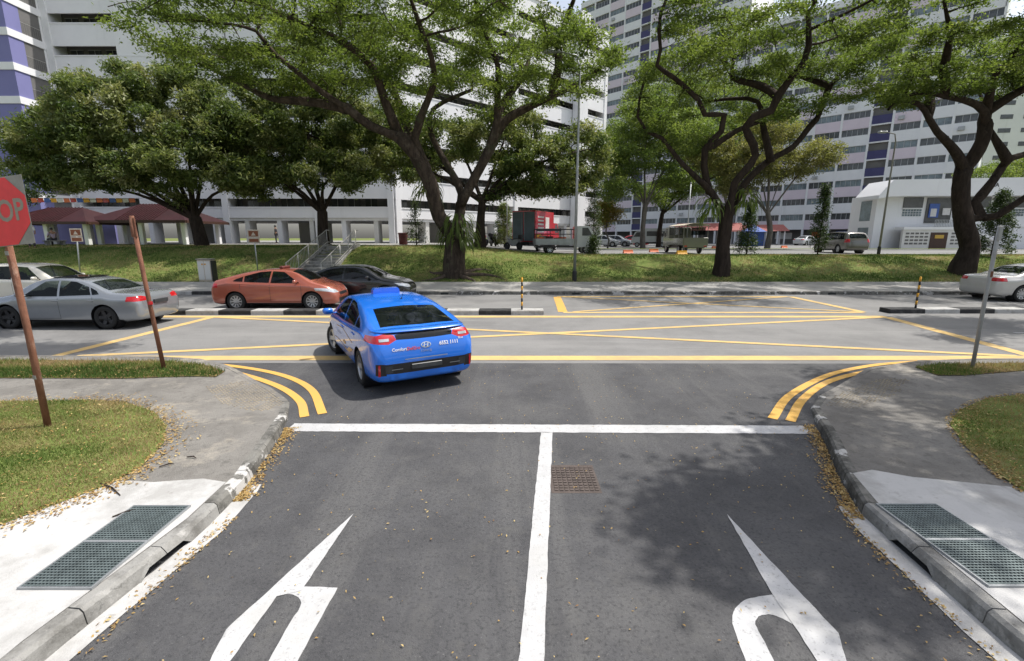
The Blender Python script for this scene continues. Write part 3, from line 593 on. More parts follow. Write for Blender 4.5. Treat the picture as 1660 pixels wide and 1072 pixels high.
# ------------------------------------------------------------------ buildings
def corridor_block(name, loc, rz, L, floors, label, void=2.6, fh=2.8, depth=11, piers=None, blank=None, nwin=None):
    root = empty(name, loc, rz, label, 'building'); Wt = MATS['wall_white']; top = void+floors*fh
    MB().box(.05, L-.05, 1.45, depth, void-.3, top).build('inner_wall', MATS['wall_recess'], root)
    pm = MB().box(0, L, 0, .16, -.95, .95).mesh('parapet', Wt); lm = MB().box(0, L, -.05, .22, -.06, .05).mesh('coping', Wt); sm = MB().box(.03, L-.03, .17, 1.45, -.12, .02).mesh('corridor_slab', MATS['concrete_grey'])
    for k in range(floors+1):
        z = void+k*fh
        if k == 0: MB().box(0, L, 0, .16, void-.05, void+1.0).build('parapet', Wt, root)
        else: link('parapet', pm, root, (0, 0, z))
        link('coping', lm, root, (0, 0, z+1.0)); link('corridor_slab', sm, root, (0, 0, z))
    for x in (piers or []): MB().box(x-.3, x+.3, -.10, 1.44, 0.0, top).build('pier', Wt, root)
    for a, b in (blank or []): MB().box(a, b, -.03, 1.42, void, top).build('blank_wall', Wt, root)
    MB().box(0, L, -.12, depth, top+.98, top+1.3).build('roof_slab', Wt, root)
    dm = MB().box(-.45, .45, 1.40, 1.449, .03, 2.05).mesh('door', MATS['door_brown']); wm = MB().box(-.6, .6, 1.40, 1.449, .95, 1.95).mesh('window', MATS['window_dark'])
    gm = MB().box(-.65, .65, 1.36, 1.399, .90, .95).box(-.65, .65, 1.36, 1.399, 1.95, 2.0).box(-.02, .02, 1.37, 1.399, .95, 1.95).mesh('window_frame', MATS['window_frame'])
    x = 1.6
    while x < L-1:
        if not any(a-.7 < x < b+.7 for a, b in (blank or [])):
            for k in range(min(floors, nwin or floors)):
                z = void+k*fh
                if int(x*1.7) % 3 == 0: link('door', dm, root, (x, 0, z))
                else: q = link('window', wm, root, (x, 0, z)); link('window_frame', gm, q)
        x += 1.75
    x = .6; i = 0
    while x < L:                                           # open ground floor on slab columns
        MB().box(x-.22, x+.22, .2, 1.6, 0, void-.06).build('void_column', MATS['wall_cream' if i % 2 else 'wall_white'], root); x += 3.3; i += 1
    MB().box(0, L, .16, depth, void-.31, void-.07).build('soffit', MATS['wall_white'], root)
    for k in range(int(L/6.2)):
        if k % 2: MB().box(k*6.2+.8, k*6.2+4.6, depth*.62, depth*.62+.2, 0, void-.32).build('deck_wall', MATS['wall_cream'], root)
    return root
corridor_block('apartment_block', (-44.25, 48.5, 1.95), 0, 32.3, 9, 'white corridor apartment block behind the mango trees', piers=[.3, 15.2, 24.5, 31.97], blank=[(6.6, 10.8)], nwin=8)
corridor_block('apartment_wing', (-11.85, 48.6, 1.9), R(43.5), 35.5, 9, 'white apartment wing angled away behind the red box truck', piers=[.35, 17, 35.1], nwin=6)
# stair tower at the end of the wing
d_ = Vector((math.cos(R(43.5)), math.sin(R(43.5)), 0)); n_ = Vector((d_.y, -d_.x, 0))
p_ = Vector((-11.85, 48.6, 1.4))+d_*28.5
rt = empty('stair_tower', p_, R(43.5), 'plain white stair tower standing proud of the angled wing', 'building')
MB().box(-.9, .9, -1.3, -.11, 0, 30).build('wall', MATS['wall_white'], rt)
for k in range(9): MB().box(.88, .92, -1.0, -.5, 3.6+k*2.8, 4.5+k*2.8).build('window', MATS['window_dark'], rt)
# banded purple tower
pt_ = empty('apartment_tower', (-44.3, 45, 1.6), 0, 'purple apartment tower with white bands beside the white corridor block', 'building')
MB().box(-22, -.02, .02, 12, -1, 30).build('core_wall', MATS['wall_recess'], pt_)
MB().box(-22, 0, 0, .3, -1, 30).box(-.3, 0, .3, 1.35, -1, 30).build('wall', MATS['wall_purple'], pt_)
bm_ = MB().box(-22.2, .08, -.08, .29, -.31, .31).box(-.29, .08, .29, 3.6, -.31, .31).mesh('white_band', MATS['wall_white'])
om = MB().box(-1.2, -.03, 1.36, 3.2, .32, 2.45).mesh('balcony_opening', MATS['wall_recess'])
for k in range(11):
    z = 1.9+2.8*k; link('white_band', bm_, pt_, (0, 0, z)); mb = MB()
    for j in range(9): y = 1.45+.2*j; mb.box(-.05, -.02, y-.012, y+.012, .31, 1.3)
    mb.box(-.06, -.01, 1.36, 3.2, 1.28, 1.33); q = mb.build('railing', MATS['rail_metal'], pt_); q.location.z = z
MB().box(-.35, .02, 3.2, 3.5, -1, 30).build('corner_post', MATS['wall_white'], pt_)

def flats(name, loc, rz, label, bays, floors, fh=2.8, void=3.2, depth=12, shops=None, z_first=0):
    """bays: list of (width, kind) with kind 'w' window bay, 'p' pink bay, 's' purple stair bay"""
    root = empty(name, loc, rz, label, 'building'); L = sum(b[0] for b in bays); top = void+floors*fh
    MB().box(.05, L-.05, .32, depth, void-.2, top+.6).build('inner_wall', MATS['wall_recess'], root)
    MB().box(0, .3, 0, depth, 0, top+1.2).box(L-.3, L, 0, depth, 0, top+1.2).build('end_wall', MATS['wall_white'], root)
    MB().box(.3, L-.3, 0, depth, top, top+1.2).build('roof_slab', MATS['wall_white'], root)
    x = 0
    for bi, (bw_, kd) in enumerate(bays):
        a, b = x+.16, x+bw_-.16
        if bi: MB().box(x-.16, x+.16, -.08, .34, 0, top+.3).build('pier', MATS['wall_white'], root)
        if kd == 's':
            sm_ = MB().box(a, b, -.10, .05, -.1, 1.25).mesh('stair_parapet', MATS['wall_indigo']); lm = MB().box(a, b, -.14, .28, -.3, -.1).mesh('stair_slab', MATS['wall_white'])
            for k in range(floors): link('stair_parapet', sm_, root, (0, 0, void+k*fh)); link('stair_slab', lm, root, (0, 0, void+k*fh))
        else:
            sp = {}
            for c in ('wall_white', 'wall_pink'): sp[c] = MB().box(a, b, 0, .3, -.45, 1.22).mesh('spandrel', MATS[c])
            n = max(3, int(bw_/.75)); gmesh = []
            for gm_ in ('window_dark', 'window_blue'):
                mf = MB()
                for j in range(n+1): xx = a+(b-a)*j/n; mf.box(max(a, xx-.03), min(b, xx+.03), .12, .2, 1.22, 2.35)
                mf.box(a, b, .115, .2, 2.29, 2.35).box(a, b, .06, .2, 1.22, 1.28)
                gmesh.append((MB().box(a, b, .2, .26, 1.22, 2.35).mesh('window', MATS[gm_]), mf.mesh('window_frame', MATS['window_frame'])))
            for k in range(floors):
                z = void+k*fh
                link('spandrel', sp['wall_pink' if kd == 'p' and k % 2 == 0 or (kd == 'w' and k % 5 == 2) else 'wall_white'], root, (0, 0, z))
                g_ = gmesh[1 if (k*7+bi*3) % 5 < 2 else 0]; q = link('window', g_[0], root, (0, 0, z)); link('window_frame', g_[1], q)
                if (k*5+bi*7) % 9 == 0:
                    MB().bbox(a+.5, a+1.3, -.35, -.01, z+.1, z+.65, .02).build('air_conditioner', MATS['window_frame'], root)
        x += bw_
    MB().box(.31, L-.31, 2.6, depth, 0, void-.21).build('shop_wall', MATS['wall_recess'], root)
    for k, (xx, wdt, z0, z1, m_) in enumerate(shops or []): MB().box(xx, xx+wdt, 2.52, 2.59, z0, z1).build('shop_sign', MATS[m_], root)
    return root
s2 = R(-45)
flats('apartment_slab', (46, 98, 1.3), s2, 'white and pink flats with an indigo stairwell above the shops', [(4.1, 'w'), (4.1, 'p'), (4.1, 'w'), (4.1, 'p'), (4.1, 'p'), (3.0, 's'), (3.7, 'p'), (3.7, 'w'), (3.7, 'w')], 13,
      shops=[(2, 2.5, .9, 2.4, 'poster_orange'), (7, 3, 1.0, 2.2, 'poster_white'), (13.3, 1.4, 1.2, 2.3, 'poster_orange'), (17.2, 1.6, .6, 2.5, 'poster_blue'), (24.5, 2, .8, 2.4, 'poster_orange')])
flats('apartment_slab', (17, 127, 1.3), s2, 'tall distant white flats seen between the street trees', [(4.2, 'w'), (4.2, 'w'), (4.2, 'p'), (4.2, 'w'), (2.6, 's'), (4.4, 'p'), (4.4, 'w'), (4.4, 'p'), (4.4, 'w'), (3.4, 'w')], 19,
      shops=[(5, 2, .6, 2.6, 'poster_blue'), (20, 3, .8, 2.2, 'poster_orange')])
MB_ = None
# gable-end block far off on the right
gb = empty('apartment_gable', (100, 108, 1.3), R(-8), 'plain white apartment gable with small slot windows behind the hall', 'building')
MB().box(0, 34, 0, 14, 0, 42).build('wall', MATS['wall_white'], gb)
for k in range(13):
    for j in range(7): MB().box(1.2+j*4.4, 3.6+j*4.4, -.05, .02, 4.0+2.8*k, 4.9+2.8*k).build('window', MATS['window_dark'], gb)
    if k < 12: MB().box(-.05, 1.0, -.06, -.001, 4.4+2.8*k, 6.4+2.8*k).build('balcony_panel', MATS['wall_purple'], gb)

# ---- low community hall on the right
hall = empty('community_hall', (38.3, 50, 1.3), R(-1.5), 'low white two-storey hall with a heavy roof band and front stair', 'building')
Lh = 24
MB().box(.0, Lh, .3, 4.2, 0, 5.6).build('wall', MATS['wall_white'], hall)
MB().prism([(-.75, 5.15), (-.75, 5.5), (-.1, 6.3), (.5, 7.0), (Lh, 7.35), (Lh, 5.45), (2.0, 5.4), (.3, 5.35)], -.9, 2.6, Matrix(((1, 0, 0, 0), (0, 0, 1, 0), (0, 1, 0, 0), (0, 0, 0, 1)))).build('roof_band', MATS['wall_white'], hall)
for (a, b) in ((2.7, 4.7), (8.3, 11.6), (11.9, 15.2), (15.5, 18.8)):
    MB().box(a, b, .22, .298, 4.3, 5.35).build('window', MATS['window_dark'], hall)
    mb = MB(); n = int((b-a)/.28)
    for j in range(n):
        for r__ in range(3): mb.box(a+.06+j*(b-a)/n, a+(j+1)*(b-a)/n-.04, .235, .299, 3.45+r__*.25, 3.64+r__*.25)
    mb.build('vent_blocks', MATS['window_blue'], hall)['kind'] = 'stuff'
    MB().box(a-.08, b+.08, .16, .297, 4.19, 4.28).build('sill', MATS['wall_white'], hall)
MB().box(5.1, 7.7, .2, .297, 2.75, 5.3).build('doorway', MATS['window_dark'], hall)
MB().box(5.35, 6.35, .12, .19, 3.3, 4.7).build('poster', MATS['poster_blue'], hall); MB().box(5.5, 6.1, .09, .115, 3.4, 4.2).build('poster_photo', MATS['poster_white'], hall)
MB().box(6.75, 7.5, .12, .19, 3.55, 4.25).build('notice', MATS['poster_white'], hall)
mb = MB()
for j in range(19): mb.box(5.0+j*.155, 5.03+j*.155, -1.25, -1.21, 2.1, 3.0)
for z in (2.1, 2.4, 2.7, 3.0): mb.box(5.0, 7.85, -1.26, -1.2, z-.015, z+.02)
mb.build('landing_railing', MATS['window_frame'], hall)
XZ = Matrix(((1, 0, 0, 0), (0, 0, 1, 0), (0, 1, 0, 0), (0, 0, 0, 1)))
MB().prism([(2.0, 0), (2.0, 2.05), (8.6, 2.05), (13.2, 0)], -1.2, -.95, XZ).build('stair_wall', MATS['wall_cream'], hall)
MB().prism([(1.95, 2.04), (1.95, 2.3), (8.7, 2.3), (13.6, .12), (13.2, .02), (8.58, 2.04)], -1.3, .0, XZ).build('stair_string', MATS['wall_white'], hall)
MB().box(4.8, 6.5, -1.26, -1.205, 0, 1.75).build('store_door', MATS['door_brown'], hall); MB().box(5.2, 6.1, -1.29, -1.265, 1.15, 1.5).build('door_crest', MATS['brass'], hall)
mb = MB()
for x0 in (2.3, 6.9):
    for c in range(5):
        for r__ in range(4): mb.box(x0+c*.48, x0+.34+c*.48, -1.23, -1.202, .55+r__*.34, .72+r__*.34)
mb.build('vent_slots', MATS['wall_recess'], hall)['kind'] = 'stuff'
for z in (.2, 3.0): MB().box(-.02, .03, 1.0, 2.6, z, z+2.1).build('end_window', MATS['window_blue'], hall)
text_obj('lettering', 'ERIA', .52, MATS['trim_black'], hall, Matrix.Translation((10.45, -.92, 6.45)) @ Matrix.Rotation(math.pi/2, 4, 'X'), bold=.012)
MB().box(13.5, Lh, .2, 3, 2.3, 3.2).build('gallery', MATS['wall_white'], hall)

# ---- pavilion with maroon hip roofs on the left
def pavilion(loc, Lx, Dy, h, ridge, label):
    root = empty('pavilion', loc, 0, label, 'pavilion'); e = .7
    a = [(-e, -e, h), (Lx+e, -e, h), (Lx+e, Dy+e, h), (-e, Dy+e, h), (Dy*.45, Dy/2, h+ridge), (Lx-Dy*.45, Dy/2, h+ridge)]
    MB().add(a, [(0, 1, 5, 4), (1, 2, 5), (2, 3, 4, 5), (3, 0, 4), (3, 2, 1, 0)]).build('roof', MATS['roof_maroon'], root)
    nr = int(Lx/.55); mb = MB()
    for k in range(nr):
        x = Dy*.45+(Lx-Dy*.9)*k/max(1, nr-1); mb.tube([(x, -e-.02, h+.03), (x, Dy/2, h+ridge+.02)], .035, 4)
    mb.build('roof_ribs', MATS['roof_maroon'], root)
    MB().box(-e, Lx+e, -e-.05, -e+.05, h-.22, h-.004).box(-e-.05, -e+.05, -e+.06, Dy+e, h-.22, h-.004).box(Lx+e-.05, Lx+e+.05, -e+.06, Dy+e, h-.22, h-.004).build('fascia', MATS['door_brown'], root)
    n = max(2, int(Lx/3))
    for k in range(n+1):
        for y in (.0, Dy): MB().bbox(Lx*k/n-.17, Lx*k/n+.17, y-.17, y+.17, 0, h-.01, .02).build('post', MATS['wall_white'], root)
    return root
pavilion((-41.5, 39, 1.9), 6.5, 4, 1.9, 1.25, 'small pavilion with a maroon hip roof beside the purple wall')
pavilion((-35.0, 40.2, 1.9), 7.2, 4.6, 2.05, 1.5, 'longer pavilion with a maroon ribbed roof behind the mango trunk')
pw = empty('boundary_wall', (-47, 44.2, 1.9), 0, 'low purple wall behind the maroon pavilions', 'wall')
MB().box(0, 10, 0, .2, 0, 2.0).build('wall_panel', MATS['wall_purple'], pw); MB().box(-.05, 10.05, -.04, .24, 2.0, 2.1).build('coping', MATS['wall_white'], pw)
bu = empty('bunting', (-38.5, 38.2, 5.45), 0, 'string of coloured bunting flags above the maroon roofs', 'bunting')
MB().tube([(0, 0, .2), (5, 0, .05), (10.5, 0, .2)], .012, 5).build('cord', MATS['trim_black'], bu)
for k in range(16):
    c = ('poster_orange', 'lamp_red', 'poster_blue', 'stick_yellow', 'poster_white')[k % 5]; x = .2+k*.52
    MB().add([(x, 0, .16), (x+.46, 0, .15), (x+.46, .03, -.16), (x, .05, -.18), (x, .008, .16), (x+.46, .008, .15), (x+.46, .038, -.16), (x, .058, -.18)], [(0, 1, 2, 3), (4, 7, 6, 5), (0, 4, 5, 1), (1, 5, 6, 2), (2, 6, 7, 3), (3, 7, 4, 0)]).build('flag', MATS[c], bu)
# red roofed shelter and blue tent by the shops
for lb, loc, Lx in (('low red roofed market shelter by the shops', (25.0, 72, 1.3), 9.0), ('red roofed stall row beside the blue tent', (37.0, 80, 1.3), 8)):
    root = empty('market_shelter', loc, R(-20), lb, 'shelter', 'red roofed market shelters')
    MB().add([(-.6, -.6, 2.3), (Lx+.6, -.6, 2.3), (Lx+.6, 4.6, 2.3), (-.6, 4.6, 2.3), (0, 2, 3.4), (Lx, 2, 3.4)], [(0, 1, 5, 4), (1, 2, 5), (2, 3, 4, 5), (3, 0, 4), (3, 2, 1, 0)]).build('roof', MATS['roof_red'], root)
    for k in range(4):
        for y in (0, 4): MB().box(Lx*k/3-.1, Lx*k/3+.1, y-.1, y+.1, 0, 2.29).build('post', MATS['wall_white'], root)
tn = empty('canvas_tent', (33.6, 66, 1.33), R(-25), 'dark blue canvas tent pitched near the shops', 'tent')
MB().add([(-1.6, -1.6, 2.0), (1.6, -1.6, 2.0), (1.6, 1.6, 2.0), (-1.6, 1.6, 2.0), (0, 0, 3.0)], [(0, 1, 4), (1, 2, 4), (2, 3, 4), (3, 0, 4)]).add([(-1.6, 1.6, 2.0), (1.6, 1.6, 2.0), (1.75, 1.7, 0), (-1.75, 1.7, 0)], [(0, 1, 2, 3)]).build('canopy', MATS['poster_blue'], tn)
for x in (-1.55, 1.55):
    for y in (-1.55, 1.55): MB().tube([(x, y, 0), (x, y, 2.02)], .04, 6).build('pole', MATS['galvanised'], tn)
# ------------------------------------------------------------------ cars
def pchip(P):
    xs = np.array([q[0] for q in P], float); ys = np.array([q[1] for q in P], float); h = np.diff(xs); d = np.diff(ys)/h
    m = np.zeros(len(xs)); m[0] = d[0]; m[-1] = d[-1]
    for i in range(1, len(xs)-1):
        if d[i-1]*d[i] > 0: w1 = 2*h[i]+h[i-1]; w2 = h[i]+2*h[i-1]; m[i] = (w1+w2)/(w1/d[i-1]+w2/d[i])
    def f(x):
        i = int(np.clip(np.searchsorted(xs, x)-1, 0, len(h)-1)); t = float(np.clip((x-xs[i])/h[i], 0, 1)); a = h[i]
        return float((1+2*t)*(1-t)**2*ys[i]+t*(1-t)**2*a*m[i]+t*t*(3-2*t)*ys[i+1]+t*t*(t-1)*a*m[i+1])
    return f
def car_shape(spec, nst=84, sub=4):
    L = spec['L']; hw = spec['W']/2; top, bot, belt, plan = (pchip(spec[k]) for k in ('top', 'bot', 'belt', 'plan'))
    us = np.linspace(-1, 1, nst); xs = [L/2*math.sin(u*math.pi/2)*0.6+L/2*u*0.4 for u in us]
    rings = []
    for x in xs:
        a, b = top(x), bot(x); H = max(a-b, .02); a = b+H; wd = hw*plan(x); zs = min(belt(x), b+.80*H, a-.015); g = a-zs
        tum = spec.get('tumble', .40); wt = max(wd*.955-tum*g, wd*.5); low = zs-b
        pts = [(0, b), (.55*wd, b), (.84*wd, b+.1*min(.15, low*.3)), (.945*wd, b+min(.07, low*.18)), (.985*wd, b+min(.18, low*.36)), (wd, b+low*.62), (.993*wd, zs-min(.05, low*.16)), (.965*wd, zs)]
        e = min(.075, .36*g); ue = (wt, a-e); p7 = pts[-1]
        pts += [(p7[0]*.66+ue[0]*.34+.012*min(1, g/.4), p7[1]*.66+ue[1]*.34), (p7[0]*.33+ue[0]*.67+.014*min(1, g/.4), p7[1]*.33+ue[1]*.67), ue, (wt*.90, a-e*.46), (wt*.55, a-e*.13), (0, a)]
        P = [Vector((y, z, 0)) for y, z in pts]; P = [Vector((-P[1].x, P[1].y, 0))]+P+[Vector((-P[-2].x, P[-2].y, 0))]; half = []
        for i in range(1, len(P)-2):
            for k in range(sub):
                t = k/sub; A, B, C, D = P[i-1:i+3]; q = (2*B+(C-A)*t+(2*A-5*B+4*C-D)*t*t+(3*B-A-3*C+D)*t**3)*.5; half.append((max(q.x, 0), q.y))
        half.append((0, a)); rings.append([(x, y, z) for y, z in half]+[(x, -y, z) for y, z in half[-2:0:-1]])
    bm = bmesh.new(); n = len(rings[0]); V = [[bm.verts.new(q) for q in r_] for r_ in rings]
    for i in range(len(V)-1):
        for k in range(n): bm.faces.new((V[i][k], V[i+1][k], V[i+1][(k+1) % n], V[i][(k+1) % n]))
    for r_ in (V[0][::-1], V[-1]):
        for k in range(n//2-1): bm.faces.new((r_[k], r_[k+1], r_[-k-2], r_[-k-1])) if k else bm.faces.new((r_[0], r_[1], r_[-1]))
        k = n//2-1; bm.faces.new((r_[k], r_[k+1], r_[-k-1])) if False else None
    bmesh.ops.recalc_face_normals(bm, faces=bm.faces[:]); return bm
def cut(bm, axis, poly, test, idx):
    ax = {'side': (0, 2), 'top': (0, 1), 'end': (1, 2)}[axis]; dr = {'side': 1, 'top': 2, 'end': 0}[axis]
    p = np.array(poly, float); lo, hi = p.min(0)-.02, p.max(0)+.02
    if ((p[:, 0]*np.roll(p[:, 1], -1)-np.roll(p[:, 0], -1)*p[:, 1]).sum()) < 0: p = p[::-1]
    def near(f):
        if not test(f.calc_center_median(), f.normal): return False
        c = np.array([[q.co[ax[0]], q.co[ax[1]]] for q in f.verts]); return (c.max(0) > lo).all() and (c.min(0) < hi).all()
    for i in range(len(p)):
        a, b = p[i], p[(i+1) % len(p)]; e = b-a; no = [0, 0, 0]; co = [0, 0, 0]
        no[ax[0]], no[ax[1]] = e[1], -e[0]; co[ax[0]], co[ax[1]] = a
        fs = [f for f in bm.faces if near(f)]; es = list({q for f in fs for q in f.edges}); vs = list({q for f in fs for q in f.verts})
        if fs: bmesh.ops.bisect_plane(bm, geom=vs+es+fs, plane_co=co, plane_no=no, dist=1e-5)
    bm.normal_update()
    for f in bm.faces:
        c = f.calc_center_median()
        if not test(c, f.normal): continue
        q = np.array([c[ax[0]], c[ax[1]]]); ok = True
        for i in range(len(p)):
            a, b = p[i], p[(i+1) % len(p)]; e = b-a; d = q-a
            if e[0]*d[1]-e[1]*d[0] < -1e-6: ok = False; break
        if ok: f.material_index = idx
def extract(bm, idx, name, m, parent, push=0.0, smooth=True):
    fs = [f for f in bm.faces if f.material_index == idx]
    if not fs: return None
    vs = {}; co = []
    for f in fs:
        for q in f.verts:
            if q not in vs: vs[q] = len(co); co.append(q.co+q.normal*push)
    me = bpy.data.meshes.new(name); me.from_pydata(co, [], [[vs[q] for q in f.verts] for f in fs]); me.materials.append(MATS[m])
    auto_smooth(me, 40); return link(name, me, parent)

def wheel_mesh_set(r, wdt, rimmat, spokes):
    M = Matrix.Rotation(math.pi/2, 4, 'X'); h = wdt/2
    ty = MB().lathe([(r*.64, -h*.8), (r*.70, -h), (r*.92, -h*.96), (r*.985, -h*.7), (r, -h*.3), (r, h*.3), (r*.985, h*.7), (r*.92, h*.96), (r*.70, h), (r*.64, h*.8)], 28, M, True).mesh('tyre', MATS['rubber'], True)
    mb = MB().lathe([(r*.655, -h*.78), (r*.66, -h*.86), (r*.62, -h*.86), (r*.59, -h*.5), (r*.57, h*.5), (r*.62, h*.86), (r*.66, h*.86), (r*.655, h*.78)], 28, M)
    mb.lathe([(0, -h*.62), (r*.12, -h*.62), (r*.14, -h*.5), (0, -h*.5)], 12, M); mb.lathe([(0, h*.5), (r*.14, h*.5), (r*.12, h*.62), (0, h*.62)], 12, M)
    for s in (-1, 1):
        for k in range(spokes):
            a = 2*math.pi*k/spokes; Mt = Matrix.Rotation(a, 4, 'Y'); wd = r*(.95/spokes)
            vs = [Mt @ Vector(q) for q in [(r*.1, s*h*.52, -wd*.8), (r*.1, s*h*.52, wd*.8), (r*.60, s*h*.72, wd*.75), (r*.60, s*h*.72, -wd*.75), (r*.1, s*h*.38, -wd*.8), (r*.1, s*h*.38, wd*.8), (r*.60, s*h*.56, wd*.75), (r*.60, s*h*.56, -wd*.75)]]
            mb.add(vs, [(0,1,2,3),(4,7,6,5),(0,4,5,1),(1,5,6,2),(2,6,7,3),(3,7,4,0)])
    rim = mb.mesh('rim', MATS[rimmat], False); auto_smooth(rim, 30)
    disc = MB().lathe([(0, -h*.25), (r*.58, -h*.25), (r*.58, h*.25), (0, h*.25)], 20, M).mesh('brake_disc', MATS['trim_black'])
    return ty, rim, disc
def add_wheel(root, ms, x, y, r, steer=0):
    wobj = link('wheel', ms[0], root, (x, y, r), (0, 0, steer)); link('rim', ms[1], wobj); link('brake_disc', ms[2], wobj); return wobj

SHAPES = {
 'fastback': dict(L=4.47, W=1.82,
  top=[(-2.235, .60), (-2.23, .70), (-2.205, .82), (-2.165, .93), (-2.12, 1.00), (-2.07, 1.045), (-1.98, 1.075), (-1.7, 1.145), (-1.3, 1.245), (-.8, 1.342), (-.2, 1.402), (.15, 1.41), (.5, 1.385), (.8, 1.31), (1.1, 1.16), (1.38, 1.015), (1.55, .955), (1.8, .885), (2.0, .80), (2.12, .71), (2.2, .60), (2.235, .50)],
  bot=[(-2.235, .54), (-2.233, .37), (-2.21, .28), (-2.10, .22), (-1.8, .19), (1.8, .18), (2.05, .19), (2.19, .24), (2.228, .36), (2.235, .44)],
  belt=[(-2.2, .98), (-1.9, .985), (-1.2, .955), (0, .915), (1.2, .875), (1.6, .83), (1.9, .72), (2.235, .5)],
  plan=[(-2.235, .76), (-2.22, .85), (-2.17, .915), (-2.05, .955), (-1.85, .98), (-1.4, 1), (1.2, 1), (1.65, .975), (1.95, .89), (2.12, .78), (2.2, .66), (2.235, .5)],
  side=[[(.98, .935), (.40, 1.31), (.0, 1.338), (-.05, .945)], [(-.11, .95), (-.06, 1.34), (-.45, 1.315), (-.98, 1.175), (-.98, .985)], [(-1.03, .99), (-1.03, 1.16), (-1.25, 1.09), (-1.38, 1.02), (-1.33, 1.0)]],
  ws=[(1.30, .66), (1.36, 0), (1.30, -.66), (.55, -.565), (.60, 0), (.55, .565)], rw=[(-1.03, .545), (-1.06, 0), (-1.03, -.545), (-1.88, -.64), (-1.93, 0), (-1.88, .64)],
  doors=[1.02, -.085, -1.12], hood=1.42, wheels=(1.37, -1.33), r=.318, hand=[(-.02, .83), (-1.0, .86)]),
 'sedan': dict(L=4.6, W=1.78,
  top=[(-2.3, .58), (-2.295, .70), (-2.275, .85), (-2.23, .95), (-2.15, 1.0), (-1.95, 1.035), (-1.55, 1.06), (-1.35, 1.12), (-1.0, 1.28), (-.65, 1.40), (-.2, 1.452), (.15, 1.455), (.5, 1.42), (.8, 1.31), (1.05, 1.16), (1.3, 1.01), (1.5, .965), (1.85, .89), (2.1, .80), (2.22, .71), (2.28, .58), (2.3, .48)],
  bot=[(-2.3, .50), (-2.29, .38), (-2.25, .27), (-2.1, .22), (-1.8, .19), (1.8, .18), (2.1, .19), (2.25, .24), (2.29, .34), (2.3, .42)],
  belt=[(-2.28, .90), (-2.0, .94), (-1.2, .94), (0, .915), (1.2, .88), (1.6, .84), (1.95, .74), (2.3, .5)],
  plan=[(-2.3, .70), (-2.285, .80), (-2.23, .90), (-2.1, .95), (-1.85, .975), (-1.4, 1), (1.2, 1), (1.65, .975), (2.0, .90), (2.18, .78), (2.27, .66), (2.3, .52)],
  side=[[(.93, .935), (.36, 1.35), (-.02, 1.375), (-.07, .945)], [(-.13, .95), (-.08, 1.378), (-.52, 1.345), (-.92, 1.20), (-1.02, .985)], [(-1.06, .985), (-.96, 1.19), (-1.15, 1.10), (-1.25, 1.0)]],
  ws=[(1.22, .66), (1.27, 0), (1.22, -.66), (.52, -.56), (.57, 0), (.52, .56)], rw=[(-.76, .53), (-.80, 0), (-.76, -.53), (-1.36, -.61), (-1.42, 0), (-1.36, .61)],
  doors=[1.0, -.10, -1.08], hood=1.33, wheels=(1.42, -1.34), r=.325, hand=[(-.02, .82), (-1.02, .83)]),
 'wagon': dict(L=4.55, W=1.74,
  top=[(-2.275, .56), (-2.27, .72), (-2.25, .88), (-2.21, 1.0), (-2.13, 1.16), (-2.02, 1.36), (-1.92, 1.48), (-1.75, 1.535), (-1.2, 1.57), (-.5, 1.59), (.0, 1.585), (.4, 1.545), (.75, 1.43), (1.05, 1.26), (1.35, 1.08), (1.55, 1.01), (1.8, .94), (2.05, .83), (2.18, .72), (2.25, .58), (2.275, .48)],
  bot=[(-2.275, .48), (-2.265, .36), (-2.22, .27), (-2.1, .23), (-1.8, .20), (1.8, .19), (2.08, .20), (2.22, .25), (2.265, .34), (2.275, .42)],
  belt=[(-2.25, .96), (-1.9, 1.0), (-1.2, .985), (0, .955), (1.2, .92), (1.6, .87), (1.95, .75), (2.275, .5)],
  plan=[(-2.275, .74), (-2.26, .82), (-2.2, .91), (-2.05, .955), (-1.8, .98), (-1.4, 1), (1.2, 1), (1.65, .975), (1.98, .89), (2.15, .78), (2.24, .66), (2.275, .52)],
  side=[[(1.05, .975), (.45, 1.455), (.02, 1.49), (-.03, .985)], [(-.09, .99), (-.04, 1.495), (-.95, 1.475), (-.98, 1.02)], [(-1.04, 1.02), (-1.01, 1.472), (-1.65, 1.43), (-1.82, 1.08), (-1.75, 1.04)]],
  ws=[(1.30, .65), (1.36, 0), (1.30, -.65), (.55, -.55), (.60, 0), (.55, .55)], rw=[(-1.94, .53), (-1.93, 0), (-1.94, -.53), (-2.16, -.60), (-2.17, 0), (-2.16, .60)],
  doors=[1.05, -.06, -1.02], hood=1.4, wheels=(1.4, -1.32), r=.315, hand=[(0.02, .86), (-.92, .87)], tumble=.34)}
def scaled(base, L, W, H):
    s = SHAPES[base]; fx, fy = L/s['L'], W/s['W']; fz = H/max(q[1] for q in s['top']); o = dict(s); o['L'] = L; o['W'] = W
    for k in ('top', 'bot', 'belt'): o[k] = [(x*fx, z*fz) for x, z in s[k]]
    o['plan'] = [(x*fx, v) for x, v in s['plan']]; o['side'] = [[(x*fx, z*fz) for x, z in p] for p in s['side']]
    for k in ('ws', 'rw'): o[k] = [(x*fx, y*fy) for x, y in s[k]]
    o['doors'] = [x*fx for x in s['doors']]; o['hood'] = s['hood']*fx; o['wheels'] = tuple(x*fx for x in s['wheels']); o['hand'] = [(x*fx, z*fz) for x, z in s['hand']]; o['fz'] = fz
    return o
